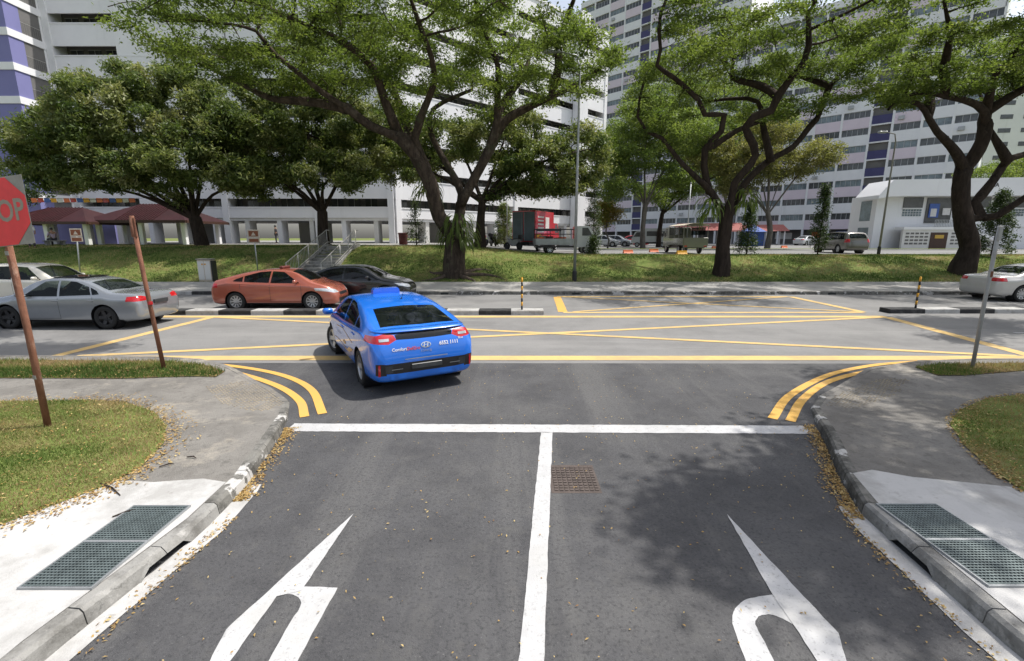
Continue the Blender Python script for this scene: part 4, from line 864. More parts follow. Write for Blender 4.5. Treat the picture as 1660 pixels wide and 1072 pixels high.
def make_car(name, spec, paint, loc, heading, label, cat='car', group=None, rim='alloy', spokes=5, steer=0.0, tail='std', dark=False, seats=True, lod=1, roof_mat=None):
    """car pointing along its local x; heading = rotation about z"""
    root = empty(name, loc, heading, label, cat, group); fz = spec.get('fz', 1.0); hw = spec['W']/2; L2 = spec['L']/2
    bm = car_shape(spec, 84 if lod else 44, 4 if lod else 2); r = spec['r']; up = lambda z0, z1=9: (lambda c, n: z0 < c.z < z1)
    out = lambda c, n: abs(c.y) > hw*.60 and abs(n.y) > .3
    for xw in spec['wheels']:
        poly = [(xw+(r+.055)*math.cos(a), r+(r+.055)*math.sin(a)) for a in np.linspace(0, 2*math.pi, 21)[:-1]]
        cut(bm, 'side', poly, lambda c, n: abs(c.y) > hw*.62, 99)
    for p in spec['side']: cut(bm, 'side', p, lambda c, n: abs(c.y) > .25 and abs(n.y) > .45, 1)
    cut(bm, 'top', spec['ws'], lambda c, n: n.z > .2 and c.z > .9*fz, 2)
    cut(bm, 'top', spec['rw'], lambda c, n: n.z > .12 and c.z > .9*fz, 3)
    g = .006
    if lod:
        b0 = .30
        for x in spec['doors'][:2]: cut(bm, 'side', [(x-g, b0), (x+g, b0), (x+g, .90*fz), (x-g, .90*fz)], out, 4)
        x = spec['doors'][2]; zr = .36+r*.55; cut(bm, 'side', [(x-g, zr+.22), (x+g, zr+.22), (x+g, .92*fz), (x-g, .92*fz)], out, 4)
        cut(bm, 'side', [(spec['doors'][1], b0), (spec['doors'][1], b0+2*g), (spec['doors'][0], b0+2*g), (spec['doors'][0], b0)], out, 4)
        cut(bm, 'top', [(spec['hood']-.006, -hw*.8), (spec['hood']+.006, -hw*.8), (spec['hood']+.006, hw*.8), (spec['hood']-.006, hw*.8)], lambda c, n: n.z > .5 and c.z > .7, 4)
        cut(bm, 'side', [(-L2*.8, .12), (L2*.8, .12), (L2*.8, .27), (-L2*.8, .27)], lambda c, n: abs(c.y) > hw*.5 and abs(n.y) > .15, 5)
    back = lambda c, n: c.x < -L2*.80 and n.x < -.08; front = lambda c, n: c.x > L2*.74 and n.x > .05
    for s in (1, -1):
        if tail == 'hatch':
            cut(bm, 'end', [(s*.47, .915), (s*.50, .985), (s*.62, 1.02), (s*.86, .965), (s*.90, .88), (s*.60, .855)], lambda c, n: c.x < -1.75 and c.y*s > 0, 6)
            cut(bm, 'end', [(s*.662, .36), (s*.82, .37), (s*.82, .56), (s*.74, .56), (s*.662, .545)], lambda c, n: back(c, n) and c.y*s > 0, 7)
        elif tail == 'wagon': cut(bm, 'end', [(s*.60, .80*fz), (s*.60, 1.02*fz), (s*.70, 1.06*fz), (s*.88, 1.02*fz), (s*.88, .80*fz)], lambda c, n: c.x < -L2*.87 and c.y*s > 0, 6)
        else: cut(bm, 'end', [(s*.46, .80*fz), (s*.44, .90*fz), (s*.6, .945*fz), (s*.9, .92*fz), (s*.9, .79*fz)], lambda c, n: c.x < -L2*.86 and c.y*s > 0, 6)
        cut(bm, 'end', [(s*.40, .60*fz), (s*.52, .71*fz), (s*.86, .775*fz), (s*.86, .68*fz), (s*.66, .60*fz)], lambda c, n: c.x > L2*.68 and c.y*s > 0, 8)
    if tail == 'hatch':
        cut(bm, 'end', [(-.47, .915), (-.485, .985), (-.30, 1.015), (.30, 1.015), (.485, .985), (.47, .915), (.2, .905), (-.2, .905)], lambda c, n: c.x < -1.95 and n.x < -.05, 9)
        cut(bm, 'end', [(-.665, .39), (-.665, .545), (-.50, .545), (.50, .545), (.665, .545), (.665, .39), (.50, .375), (-.50, .375)], back, 7)
    cut(bm, 'end', [(-.40, .24), (.40, .24), (.50, .40), (-.50, .40)], front, 10)
    cut(bm, 'end', [(-.36, .50*fz), (.36, .50*fz), (.38, .60*fz), (-.38, .60*fz)], front, 10)
    gl = 'car_glass_dark' if dark else 'car_glass'
    body = extract(bm, 0, 'body', paint, root)
    for f in bm.faces:
        if f.material_index == 1: f.material_index = 20+(0 if f.calc_center_median().y > 0 else 3)+min(2, int(np.argmin([abs(f.calc_center_median().x-np.mean([q[0] for q in p])) for p in spec['side']])))
    for i in range(20, 26): extract(bm, i, 'side_window', gl, root)
    extract(bm, 2, 'windscreen', gl, root); extract(bm, 3, 'rear_window', gl, root)
    q = extract(bm, 4, 'panel_gap', 'trim_black', root)
    if q: q['kind'] = 'stuff'
    for i, nm, m_ in ((5, 'sill', 'trim_black'), (7, 'bumper_insert', 'trim_black'), (9, 'rear_glass_panel', 'car_glass_dark'), (10, 'grille', 'trim_black')): extract(bm, i, nm, m_, root)
    for i, nm, m_ in ((6, 'tail_lamp', 'lamp_red'), (8, 'headlamp', 'lamp_clear')):
        for f in bm.faces:
            if f.material_index == i and f.calc_center_median().y < 0: f.material_index = i+50
        extract(bm, i, nm, m_, root); extract(bm, i+50, nm, m_, root)
    bm.free()
    ms = wheel_mesh_set(r, .205, rim, spokes)
    for k, xw in enumerate(spec['wheels']):
        for s in (1, -1):
            add_wheel(root, ms, xw, s*(hw-.115), r, steer if k == 0 else 0)
            M = Matrix.Translation((xw, s*(hw-.02), r)) @ Matrix.Rotation(math.pi/2*s, 4, 'X')
            MB().lathe([(r+.054, .0), (r+.054, .30), (0, .30)], 20, M).build('wheel_well', MATS['trim_black'], root)
    MB().box(-L2*.86, L2*.86, -hw*.70, hw*.70, .20, .34).build('floor_pan', MATS['trim_black'], root)
    if lod:
        for s in (1, -1):
            x = spec['side'][0][0][0]-.10; z = spec['side'][0][0][1]+.075
            mb = MB().bbox(x-.06, x+.06, s*(hw+.11)-.10, s*(hw+.11)+.10, z-.065, z+.06, .035)
            mb.box(x-.02, x+.02, min(s*(hw-.09), s*(hw+.03)), max(s*(hw-.09), s*(hw+.03)), z-.06, z-.03)
            o = mb.build('door_mirror', MATS[paint], root); o.data.shade_smooth()
            for hx, hz in spec['hand']: MB().bbox(hx-.10, hx+.10, s*hw*.995-.012, s*hw*.995+.018, hz-.014, hz+.014, .006).build('door_handle', MATS[paint], root)
        if seats:
            for x in (.15, -.75):
                for y in (-.38, .38): MB().bbox(x-.28, x-.12, y-.24, y+.24, .45, 1.02*fz, .05).bbox(x-.27, x-.17, y-.13, y+.13, 1.03*fz, 1.20*fz, .04).build('seat', MATS['seat_cloth'], root)
    return root

taxi_shape = SHAPES['fastback']
TH = R(90+30)                                     # the taxi turns left out of the side road
rl = Vector(gp(585, 625)); fwd = Vector((math.cos(TH), math.sin(TH))); lft = Vector((-fwd.y, fwd.x))
tc = rl-fwd*taxi_shape['wheels'][1]-lft*(taxi_shape['W']/2-.02)
taxi = make_car('taxi', taxi_shape, 'paint_blue', (tc.x, tc.y, 0.003), TH, 'bright blue hatchback taxi turning out of the side road', 'taxi', steer=R(16), tail='hatch', spokes=5)
# --- taxi fittings
from mathutils.bvhtree import BVHTree
tb = bmesh.new()
for ch in taxi.children:
    if ch.type == 'MESH' and ch.name.split('.')[0] in ('body', 'bumper_insert', 'tail_lamp', 'rear_glass_panel', 'panel_gap', 'sill', 'rear_window'): tb.from_mesh(ch.data)
TB = BVHTree.FromBMesh(tb)
def on_rear(y, z):
    h = TB.ray_cast(Vector((-4, y, z)), Vector((1, 0, 0)))[0]; return h.x if h else -2.2
def on_side(x, z):
    h = TB.ray_cast(Vector((x, 3, z)), Vector((0, -1, 0)))[0]; return h.y if h else .9
def drape_rear(o, lift=.004):
    me = o.data; c = [(v.co.x, v.co.y, v.co.z) for v in me.vertices]; x0 = min(q[0] for q in c)
    for v in me.vertices: v.co.x = on_rear(v.co.y, v.co.z)-lift-(.002 if v.co.x < x0+.001 else 0)
    return o
def drape_side(o, lift=.004):
    for v in o.data.vertices: v.co.y = on_side(v.co.x, v.co.z)+lift
    return o
mb = MB(); prof = [(-.27, 0), (.27, 0), (.26, .07), (.23, .105), (-.23, .105), (-.26, .07)]
mb.prism(prof, -.085, .085, Matrix.Translation((.12, 0, 1.407)) @ Matrix(((0, 0, 1, 0), (1, 0, 0, 0), (0, 1, 0, 0), (0, 0, 0, 1))))
o = mb.build('roof_sign', MATS['paint_blue'], taxi)
MB().tube([(-.62, -.1, 1.35), (-.64, -.1, 1.385)], [.02, .012], 8).tube([(-.64, -.1, 1.38), (-.82, -.1, 1.56)], [.005, .003], 6).build('aerial', MATS['trim_black'], taxi)
MB().bbox(-2.25, -2.20, -.26, .26, .425, .51, .008).build('number_plate', MATS['plate_dark'], taxi)
def rear_patch(name, y0, y1, z0, z1, m_, lift=.006, n=10, skew=0.0):
    vs, fs = [], []
    for i in range(n+1):
        y = y0+(y1-y0)*i/n
        for k in range(4): z = z0+(z1-z0)*k/3; yy = y+skew*(k/3); vs.append((on_rear(yy, z)-lift, yy, z))
        if i:
            for k in range(3): a = (i-1)*4+k; fs.append((a, a+1, a+5, a+4))
    return MB().add(vs, fs).build(name, MATS[m_], taxi, True)
for s in (1, -1):
    rear_patch('reflector', s*.755, s*.79, .36, .545, 'lamp_red', .008)
    rear_patch('fog_lamp_cover', s*.56, s*.68, .40, .52, 'plate_dark', .006)
    rear_patch('indicator_lens', s*.585, s*.74, .905, .945, 'lamp_clear', .006, 12)
    rear_patch('bumper_lip', s*.40, s*.58, .445, .455, 'galvanised', .007)
rear_patch('bumper_trim', -.36, .36, .592, .606, 'galvanised', .006, 16)
vs, fs = [], []; n = 30
for i in range(n+1):                                     # roof-line spoiler above the lower glass
    y = -.80+1.6*i/n; x = on_rear(y, 1.02); t_ = .045*(1-(abs(y)/.82)**3)
    vs += [(x-t_, y, 1.025), (x-t_*.9, y, 1.040), (x+.16, y, 1.082-.05*abs(y)**3), (x+.16, y, 1.02)]
    if i:
        for k in range(4): a = (i-1)*4; fs.append((a+k, a+(k+1) % 4, a+4+(k+1) % 4, a+4+k))
MB().add(vs, fs).build('spoiler', MATS['paint_blue'], taxi, True)
rear_patch('spoiler_shadow_gap', -.62, .62, 1.000, 1.022, 'trim_black', .004, 20)
rear_patch('washer_nozzle', -.03, .03, 1.03, 1.045, 'chrome', .052, 2)
RV = lambda y, z: Matrix.Translation((-2.4, y, z)) @ Matrix(((0, 0, -1, 0), (-1, 0, 0, 0), (0, 1, 0, 0), (0, 0, 0, 1)))
mb = MB(); n = 28
for k in range(n):
    a, b = 2*math.pi*k/n, 2*math.pi*(k+1)/n
    q = [Vector((rx*math.cos(t), ry*math.sin(t), z)) for t in (a, b) for rx, ry in ((.085, .047), (.070, .034)) for z in (0, .006)]
    mb.add([RV(0, .80) @ p_ for p_ in q], [(0, 1, 5, 4), (2, 6, 7, 3), (1, 3, 7, 5), (0, 4, 6, 2)])
for x in (-.03, .03): mb.prism([(x-.009+.008, .034), (x+.009+.008, .034), (x+.009-.008, -.034), (x-.009-.008, -.034)], .0, .006, RV(0, .80))
mb.prism([(-.028, -.006), (.028, .002), (.028, .010), (-.028, .002)], 0, .006, RV(0, .80)); drape_rear(mb.build('emblem', MATS['chrome'], taxi), .006)
drape_rear(text_obj('lettering', '6552 1111', .08, MATS['letter_white'], taxi, RV(-.40, .795), bold=.002))
drape_rear(text_obj('lettering', 'Comfort', .068, MATS['letter_white'], taxi, RV(.44, .765), bold=.0012))
drape_rear(text_obj('lettering', 'DelGro', .07, MATS['letter_red'], taxi, RV(.21, .762), bold=.0012))
drape_rear(text_obj('lettering', 'I O N I Q', .045, MATS['chrome'], taxi, RV(0, .705)))
drape_rear(text_obj('lettering', 'Blue', .05, MATS['letter_white'], taxi, RV(-.62, .85)))
def side_strip(root, pts, wd, m_, name):
    vs, fs = [], []
    for i, (x, z) in enumerate(pts):
        for dz in (-wd[i]/2, wd[i]/2): vs.append((x, on_side(x, z+dz)+.005, z+dz))
        if i: fs.append((2*i-2, 2*i-1, 2*i+1, 2*i))
    MB().add(vs, fs).build(name, MATS[m_], root)
xs = np.linspace(-.93, .93, 30)
side_strip(taxi, [(x, .46+.16*max(0, (-x-.35))**.8+.03*math.sin(x*3)) for x in xs], [.014+.075*math.exp(-((x+.62)/.2)**2) for x in xs], 'decal_gold', 'side_decal')
side_strip(taxi, [(x, .80-.16*max(0, -x-.1)-.06*max(0, x)) for x in xs[:24]], [.014]*24, 'decal_gold', 'side_decal')
side_strip(taxi, [(x, .545) for x in np.linspace(-.30, .0, 6)], [.02, .06, .08, .08, .05, .02], 'decal_gold', 'side_decal')
SV = Matrix.Translation((.35, 1.2, .67)) @ Matrix(((-1, 0, 0, 0), (0, 0, 1, 0), (0, 1, 0, 0), (0, 0, 0, 1)))
drape_side(text_obj('lettering', 'Comfort', .13, MATS['letter_white'], taxi, SV))
tb.free()

H0 = math.pi
prius = scaled('fastback', 4.36, 1.72, 1.43)
c_ = make_car('taxi', prius, 'paint_copper', (-8.35, 16.9, .003), 0.02, 'copper red fastback taxi waiting beside the median kerb', 'taxi', spokes=10)
MB().bbox(.05, .2, -.3, .3, 1.42, 1.51, .03).build('roof_sign', MATS['bin_maroon'], c_)
silver = scaled('sedan', 4.58, 1.77, 1.41)
c_ = make_car('sedan', silver, 'paint_silver', (-12.6, 13.55, .003), math.pi-.02, 'silver sedan with black wheels driving past the rusty posts', 'car', rim='alloy_dark', spokes=5)
MB().bbox(-2.325, -2.28, -.26, .26, .66, .77, .008).build('number_plate', MATS['plate_dark'], c_)
MB().bbox(-.5, .35, -.44, .44, 1.392, 1.42, .012).build('sunroof', MATS['car_glass_dark'], c_)
make_car('sedan', scaled('sedan', 4.95, 1.86, 1.44), 'paint_black', (-6.5, 19.0, .003), 0.0, 'long black sedan alongside the copper red taxi', 'car', dark=True, spokes=7)
make_car('hatchback', scaled('wagon', 4.5, 1.78, 1.54), 'paint_pearl', (-18.75, 18.3, .003), 0.0, 'pearl white family car on the far carriageway behind the silver sedan', 'car', spokes=8)
make_car('sedan', scaled('sedan', 4.8, 1.82, 1.47), 'paint_champagne', (21.6, 19.15, .003), 0.0, 'pale champagne sedan passing the leaning grey post', 'car', spokes=10)
make_car('estate_car', scaled('wagon', 4.6, 1.75, 1.60), 'paint_taupe', (25.4, 36.6, zt(25.4, 36)+.04), R(86), 'taupe estate car parked at the edge of the raised car park', 'car', tail='wagon', spokes=6)
far = [(12.0, 62, 'paint_lorry', 'sedan', 'white sedan parked nearest the row of lorries in the car park', -.4), (14.3, 64.5, 'paint_silver', 'wagon', 'silver hatchback parked between the white sedan and the red coupe', -.5), (17.2, 67, 'paint_crimson', 'sedan', 'bright red low car parked by the white van', -.35),
       (45.5, 73, 'paint_lorry', 'sedan', 'white car parked in front of the shops under the pink flats', .5), (50.0, 73, 'paint_lorry', 'wagon', 'white family car in front of the blue poster at the shops', .6)]
for x, y, p_, b_, lb, hd in far:
    make_car('parked_car', scaled(b_, 4.4, 1.72, 1.5), p_, (x, y, zt(x, y)+.04), hd, lb, 'car', 'cars parked far back in the car park', seats=False, lod=0, dark=True)
# ------------------------------------------------------------------ trees
def smooth_path(P, step):
    P = [Vector(q) for q in P]; Q = [P[0]*2-P[1]]+P+[P[-1]*2-P[-2]]; out = []
    for i in range(1, len(Q)-2):
        n = max(1, int((Q[i+1]-Q[i]).length/step))
        for k in range(n):
            t = k/n; a, b, c, d = Q[i-1:i+3]; out.append((2*b+(c-a)*t+(2*a-5*b+4*c-d)*t*t+(3*b-a-3*c+d)*t**3)*.5)
    return out+[P[-1]]
def grow(trunk, limbs, A, step=.55, kill=1.1, reach=6.0, iters=60, seed=0, bias=(0, 0, .05), lr=(0., 0.)):
    r_ = np.random.default_rng(seed); pos = []; par = []; floor = []
    def chain(P, root, fa=0., fb=0.):
        p = root
        for k, q in enumerate(P):
            if p >= 0 and (Vector(pos[p])-q).length < step*.35: continue
            pos.append(tuple(q)); par.append(p); p = len(pos)-1; floor.append(fa+(fb-fa)*(k/len(P))**.8)
        return p
    chain(smooth_path(trunk, step), -1)
    for lm in limbs:
        P = smooth_path(lm, step); d = [(Vector(q)-P[0]).length for q in pos]; i = int(np.argmin(d)); chain(P, i, *lr)
    A = np.array(A); pos_a = np.array(pos); best = np.full(len(A), 1e9); bi = np.zeros(len(A), int); alive = np.ones(len(A), bool)
    def upd(i0):
        new = pos_a[i0:]; D = np.linalg.norm(A[:, None]-new[None], axis=2); m_ = D.argmin(1); dv = D[np.arange(len(A)), m_]
        b = dv < best; best[b] = dv[b]; bi[b] = m_[b]+i0
    upd(0); minz = trunk[-1][2]-.4
    low = np.array([q[2] < minz for q in pos])
    for it in range(iters):
        alive &= best > kill; act = alive & (best < reach)
        if not act.any(): break
        idx = bi[act]; dv = A[act]-pos_a[idx]; dv /= np.linalg.norm(dv, axis=1, keepdims=True); n0 = len(pos)
        S = np.zeros((n0, 3)); np.add.at(S, idx, dv); has = np.unique(idx)
        for i in has:
            d = S[i]+np.array(bias)+r_.normal(0, .16, 3); L = np.linalg.norm(d)
            if L < 1e-3: continue
            q = pos_a[i]+d/L*step; pos.append(tuple(q)); par.append(int(i))
        pos_a = np.array(pos); upd(n0)
        if len(pos) > 9000: break
    return pos_a, np.array(par), np.array(floor+[0.]*(len(pos)-len(floor)))
def wood(pos, par, r0, rl, name, m_, parent, minr=0.0, flare=1.0, sides=9, floor=None):
    n = len(pos); cnt = np.zeros(n); ch = [[] for _ in range(n)]
    for i in range(n-1, 0, -1): ch[par[i]].append(i)
    for i in range(n-1, -1, -1):
        if not ch[i]: cnt[i] = 1
        if i: cnt[par[i]] += cnt[i]
    e = math.log(max(cnt[0], 3))/math.log(r0/rl); rad = rl*cnt**(1/e)
    if floor is not None: rad = np.maximum(rad, floor)
    mb = MB(); stack = [(0, -1)]
    while stack:
        i, p = stack.pop(); P, Rr = [], []
        if p >= 0: P.append(pos[p]); Rr.append(min(rad[p]*.92, rad[i]*1.25))
        while True:
            P.append(pos[i]); Rr.append(rad[i]); c = ch[i]
            if not c: break
            c = sorted(c, key=lambda k: -cnt[k]); stack += [(k, i) for k in c[1:]]; i = c[0]
        if max(Rr) < minr or len(P) < 2: continue
        if p < 0 and flare > 1: 
            for k in range(min(4, len(Rr))): Rr[k] *= 1+(flare-1)*(1-k/4)**2
        mb.tube(P, Rr, sides if Rr[0] > .12 else (6 if Rr[0] > .04 else 4), False, .16 if Rr[0] > .12 else 0.)
    o = mb.build(name, MATS[m_], parent, True, False); return rad, cnt, ch
def leaves(name, T, n, sig, l, wd, m_, parent, seed=0, up=.7, tint_amp=.25, droop=0.0, tz=None):
    r_ = np.random.default_rng(seed); T = np.array(T); idx = r_.integers(0, len(T), n); C = T[idx]+r_.normal(0, 1, (n, 3))*np.array(sig)
    N = r_.normal(0, .6, (n, 3)); N[:, 2] += up; D = r_.normal(0, 1, (n, 3)); D[:, 2] -= droop
    cl_ = r_.normal(.45, .17, len(T))[idx]+r_.normal(0, tint_amp*.5, n)
    return cards(name, C, N, D, l*r_.uniform(.6, 1.3, n), wd*r_.uniform(.6, 1.3, n), np.clip(cl_, 0, 1), m_, parent)
def ell(n, c, r, seed, zmin=-9, shell=0.0):
    r_ = np.random.default_rng(seed); d = r_.normal(0, 1, (n, 3)); d /= np.linalg.norm(d, axis=1, keepdims=True)
    u = r_.uniform(shell**3, 1, (n, 1))**(1/3); Q = d*u; Q = Q[Q[:, 2] > zmin]; return np.array(c)+Q*np.array(r)
def tree(name, label, base, trunk, limbs, A, r0, rl=.012, bark='bark', leaf='leaf_rain', nl=60000, sig=(.45, .45, .16), l=.2, wd=.09, seed=0, step=.55, kill=1.0, up=.9, flare=1.5, thr=4, group=None, reach=6.0, minr=0.0, droop=0., sides=9, lr=(0., 0.), frac=1.0):
    root = empty(name, base, 0, label, 'tree', group); b = Vector(base)
    off = lambda P: [tuple(Vector(q)-b) for q in P]
    pos, par, fl = grow(off(trunk), [off(q) for q in limbs], np.array(A)-np.array(base), step, kill, reach, 70, seed, lr=lr)
    rad, cnt, ch = wood(pos, par, r0, rl, 'trunk', bark, root, minr, flare, sides, fl)
    minz = min(q[2] for q in A)-base[2]-.6
    tips = np.array([pos[i] for i in range(len(pos)) if cnt[i] <= thr and pos[i][2] > minz])
    tips = tips[np.random.default_rng(seed).random(len(tips)) < frac]
    leaves('crown', tips, nl, sig, l, wd, leaf, root, seed+5, up, droop=droop); return root

def PX(lst, Y0, dY=0.0):      # limb survey: photo positions, distance sliding from Y0 by dY along the limb
    n = len(lst)-1; return [tuple(pt(x, y, Y0+dY*i/max(1, n))) for i, (x, y) in enumerate(lst)]
grp_s = 'tall street trees on the grassy bank'
layered('bark_mid', (0.075, 0.058, 0.046), [((0.036, 0.028, 0.023), 5, 0.42, 0.58, 0.9, (1, 1, 0.25)), ((0.14, 0.115, 0.09), 2.0, 0.55, 0.68, 0.7), ((0.07, 0.08, 0.045), 0.9, 0.56, 0.66, 0.6)], 0.95, 1.0, 14, 0.1)
# ---- great spreading tree by the stairs
Y1 = 26.6
bz = zt(-3.3, Y1)
trunk = [(-3.25, Y1, bz-.2), (-3.27, Y1, .9), tuple(pt(737, 405, Y1)), tuple(pt(738, 380, Y1))]
limbs = [PX([(737, 385), (712, 350), (703, 320), (696, 293), (672, 250), (648, 224), (602, 205), (563, 176), (527, 153), (478, 114), (446, 88), (415, 50)], Y1, -3),
         PX([(697, 293), (690, 270), (672, 225), (680, 195), (696, 156), (706, 130), (700, 94), (687, 59), (670, 10)], Y1-.4, -3),
         PX([(738, 380), (746, 345), (748, 315), (735, 285), (722, 263), (703, 228), (696, 202), (703, 176), (735, 158), (765, 146)], Y1+.1, 3),
         PX([(748, 330), (771, 286), (797, 234), (806, 195), (807, 146), (807, 107), (794, 72), (778, 26), (765, -30)], Y1+.2, -2),
         PX([(797, 234), (820, 195), (875, 166), (908, 150), (953, 127), (990, 90)], Y1+.2, 1.0),
         PX([(895, 155), (905, 110), (905, 80), (915, 40), (930, 0)], Y1+.6, -2.5),
         PX([(563, 176), (500, 165), (440, 160), (390, 135), (330, 105)], Y1-1.5, 1.0),
         PX([(648, 224), (625, 165), (602, 107), (550, 65), (501, 45), (440, 15)], Y1-.8, -4.5),
         PX([(797, 234), (815, 170), (850, 120), (865, 60)], Y1, 4), PX([(672, 240), (640, 150), (600, 60)], Y1, 5)]
A = np.vstack([ell(520, (-10.0, 23.0, 12.0), (7.2, 5.5, 2.3), 1), ell(380, (-2.0, 23.0, 12.6), (5.5, 5.5, 2.1), 2), ell(230, (2.4, 25.5, 10.9), (3.4, 5, 1.9), 3), ell(240, (-7, 29, 12.8), (7, 4.5, 2.1), 4), ell(190, (-13.8, 23, 10.9), (3.4, 4.5, 1.5), 5), ell(160, (-1, 29.5, 12.8), (5, 4, 2.1), 6), ell(80, (-4.0, 25.5, 9.6), (5.0, 3, .9), 7)])
T1 = tree('rain_tree', 'great spreading tree with ferny trunk at the foot of the grassy bank', (-3.25, Y1, bz-.15), trunk, limbs, A, .50, .020, 'bark_mid', 'leaf_rain', 98000, (.36, .36, .13), .18, .075, 11, .5, .95, sides=12, flare=1.35, lr=(.27, .075), frac=.6)
mb = MB()
for a, L_ in ((-.25, 2.6), (-.9, 1.6), (.35, 1.9), (2.6, 1.5), (3.5, 1.8)):
    P_ = []
    for k in range(7):
        t = k/6; x_ = math.cos(a+.25*math.sin(3*t))*(.35+L_*t); y_ = math.sin(a+.25*math.sin(3*t))*(.35+L_*t); P_.append((x_, y_, zt(-3.25+x_, Y1+y_)-(bz-.15)+.07*(1-t)-.02))
    mb = MB().tube(P_, [.15*(1-k/6)**.8+.03 for k in range(7)], 8, False); mb.build('root', MATS['bark'], T1, True, False)
# ---- sinuous tree
Y2 = 26.9; b2z = zt(12.1, Y2)
trunk = [(12.05, Y2, b2z-.2), (12.1, Y2, 1.0), tuple(pt(1172, 400, Y2)), tuple(pt(1178, 352, Y2))]
limbs = [PX([(1172, 352), (1155, 315), (1132, 291), (1101, 260), (1073, 224), (1048, 213), (1034, 190), (1037, 157), (1045, 130)], Y2, -1.5),
         PX([(1150, 312), (1141, 269), (1143, 241), (1169, 213), (1174, 186), (1143, 186), (1132, 162), (1113, 143), (1093, 126), (1065, 106), (1071, 81), (1068, 50), (1071, 22), (1090, -20)], Y2, -3),
         PX([(1180, 350), (1185, 325), (1191, 297), (1225, 252), (1208, 207), (1222, 190), (1250, 179), (1261, 157), (1283, 126), (1303, 101), (1311, 73), (1310, 20)], Y2, -2.5),
         PX([(1185, 345), (1198, 315), (1213, 291), (1247, 260), (1286, 238), (1311, 207), (1324, 193), (1338, 157), (1352, 131), (1380, 101), (1413, 73)], Y2+.2, 2),
         PX([(1143, 245), (1195, 212), (1225, 200), (1255, 190)], Y2-.4, 2), PX([(1250, 262), (1237, 205), (1228, 165), (1190, 160), (1145, 165)], Y2+.5, 3), PX([(1261, 157), (1235, 140), (1187, 126), (1190, 95), (1175, 70)], Y2-1, 2.5),
         PX([(1345, 140), (1300, 125), (1250, 120)], Y2+1, 3)]
A = np.vstack([ell(190, (10.0, 24.5, 12.3), (3.4, 4, 2.0), 21), ell(260, (15.0, 24.5, 12.7), (4.4, 4.5, 2.0), 22), ell(230, (18.5, 28, 12.3), (4.5, 4, 1.9), 23), ell(120, (12.5, 29.5, 12.2), (5, 3.5, 2.0), 24), ell(60, (8.0, 25.8, 9.2), (1.8, 2.2, .9), 25), ell(50, (14, 27, 9.2), (2.4, 2.0, .7), 26), ell(40, (18.0, 26.5, 10.0), (2.2, 2, .7), 27), ell(40, (11.0, 26.5, 7.9), (1.9, 1.6, .6), 28), ell(170, (13.5, 20.5, 12.8), (5, 3, 1.0), 29)])
tree('rain_tree', 'street tree with dark sinuous limbs between the two lamp posts', (12.05, Y2, b2z-.15), trunk, limbs, A, .36, .018, 'bark_dark', 'leaf_rain', 62000, (.36, .36, .13), .175, .075, 12, .5, .95, flare=1.3, sides=10, lr=(.21, .055), frac=.55)
# ---- leaning thick tree at the right
Y3 = 27.4; b3z = zt(26.8, Y3)
B3 = pt(1558, 448, Y3)
trunk = [(B3.x, Y3, b3z-.2), (B3.x+.05, Y3, 1.0), tuple(pt(1573, 400, Y3)), tuple(pt(1560, 350, Y3)), tuple(pt(1556, 305, Y3)), tuple(pt(1562, 275, Y3))]
limbs = [PX([(1562, 275), (1551, 249), (1520, 215), (1506, 193), (1489, 168), (1450, 165), (1440, 178)], Y3, -1.5), PX([(1562, 276), (1576, 258), (1595, 224), (1596, 182), (1570, 165), (1534, 157), (1500, 150), (1450, 160)], Y3+.2, -2),
         PX([(1595, 195), (1604, 157), (1615, 120), (1640, 92), (1665, 60)], Y3+.2, -3), PX([(1570, 355), (1616, 350), (1650, 328), (1690, 300), (1740, 260)], Y3, -2), PX([(1580, 330), (1609, 294), (1634, 260), (1670, 247), (1720, 220)], Y3+.3, 1.5),
         PX([(1634, 260), (1606, 212), (1600, 185)], Y3+.6, .5), PX([(1534, 157), (1530, 110), (1540, 60), (1530, 0)], Y3-1.2, -2), PX([(1595, 185), (1625, 165), (1670, 140), (1730, 120)], Y3, -1), PX([(1506, 193), (1505, 140), (1480, 90)], Y3-.8, 2.5)]
A = np.vstack([ell(420, (24.5, 25, 11.8), (4.6, 4.5, 1.7), 31), ell(330, (31.5, 25, 12.5), (5.2, 5, 1.9), 32), ell(190, (27.5, 30, 12.5), (6, 4, 1.8), 33), ell(110, (22.5, 26.5, 10.2), (3.2, 3, .9), 34), ell(150, (36, 27, 10.8), (4, 4, 1.6), 35), ell(60, (28.5, 26.5, 10.5), (3, 2.5, .7), 36), ell(190, (26.5, 20.8, 12.9), (5.5, 3, 1.0), 37)])
tree('rain_tree', 'thick leaning street tree in front of the white hall', (B3.x, Y3, b3z-.15), trunk, limbs, A, .46, .020, 'bark_dark', 'leaf_rain', 86000, (.36, .36, .13), .175, .075, 13, .5, .95, flare=1.5, sides=12, lr=(.27, .05), frac=.55)
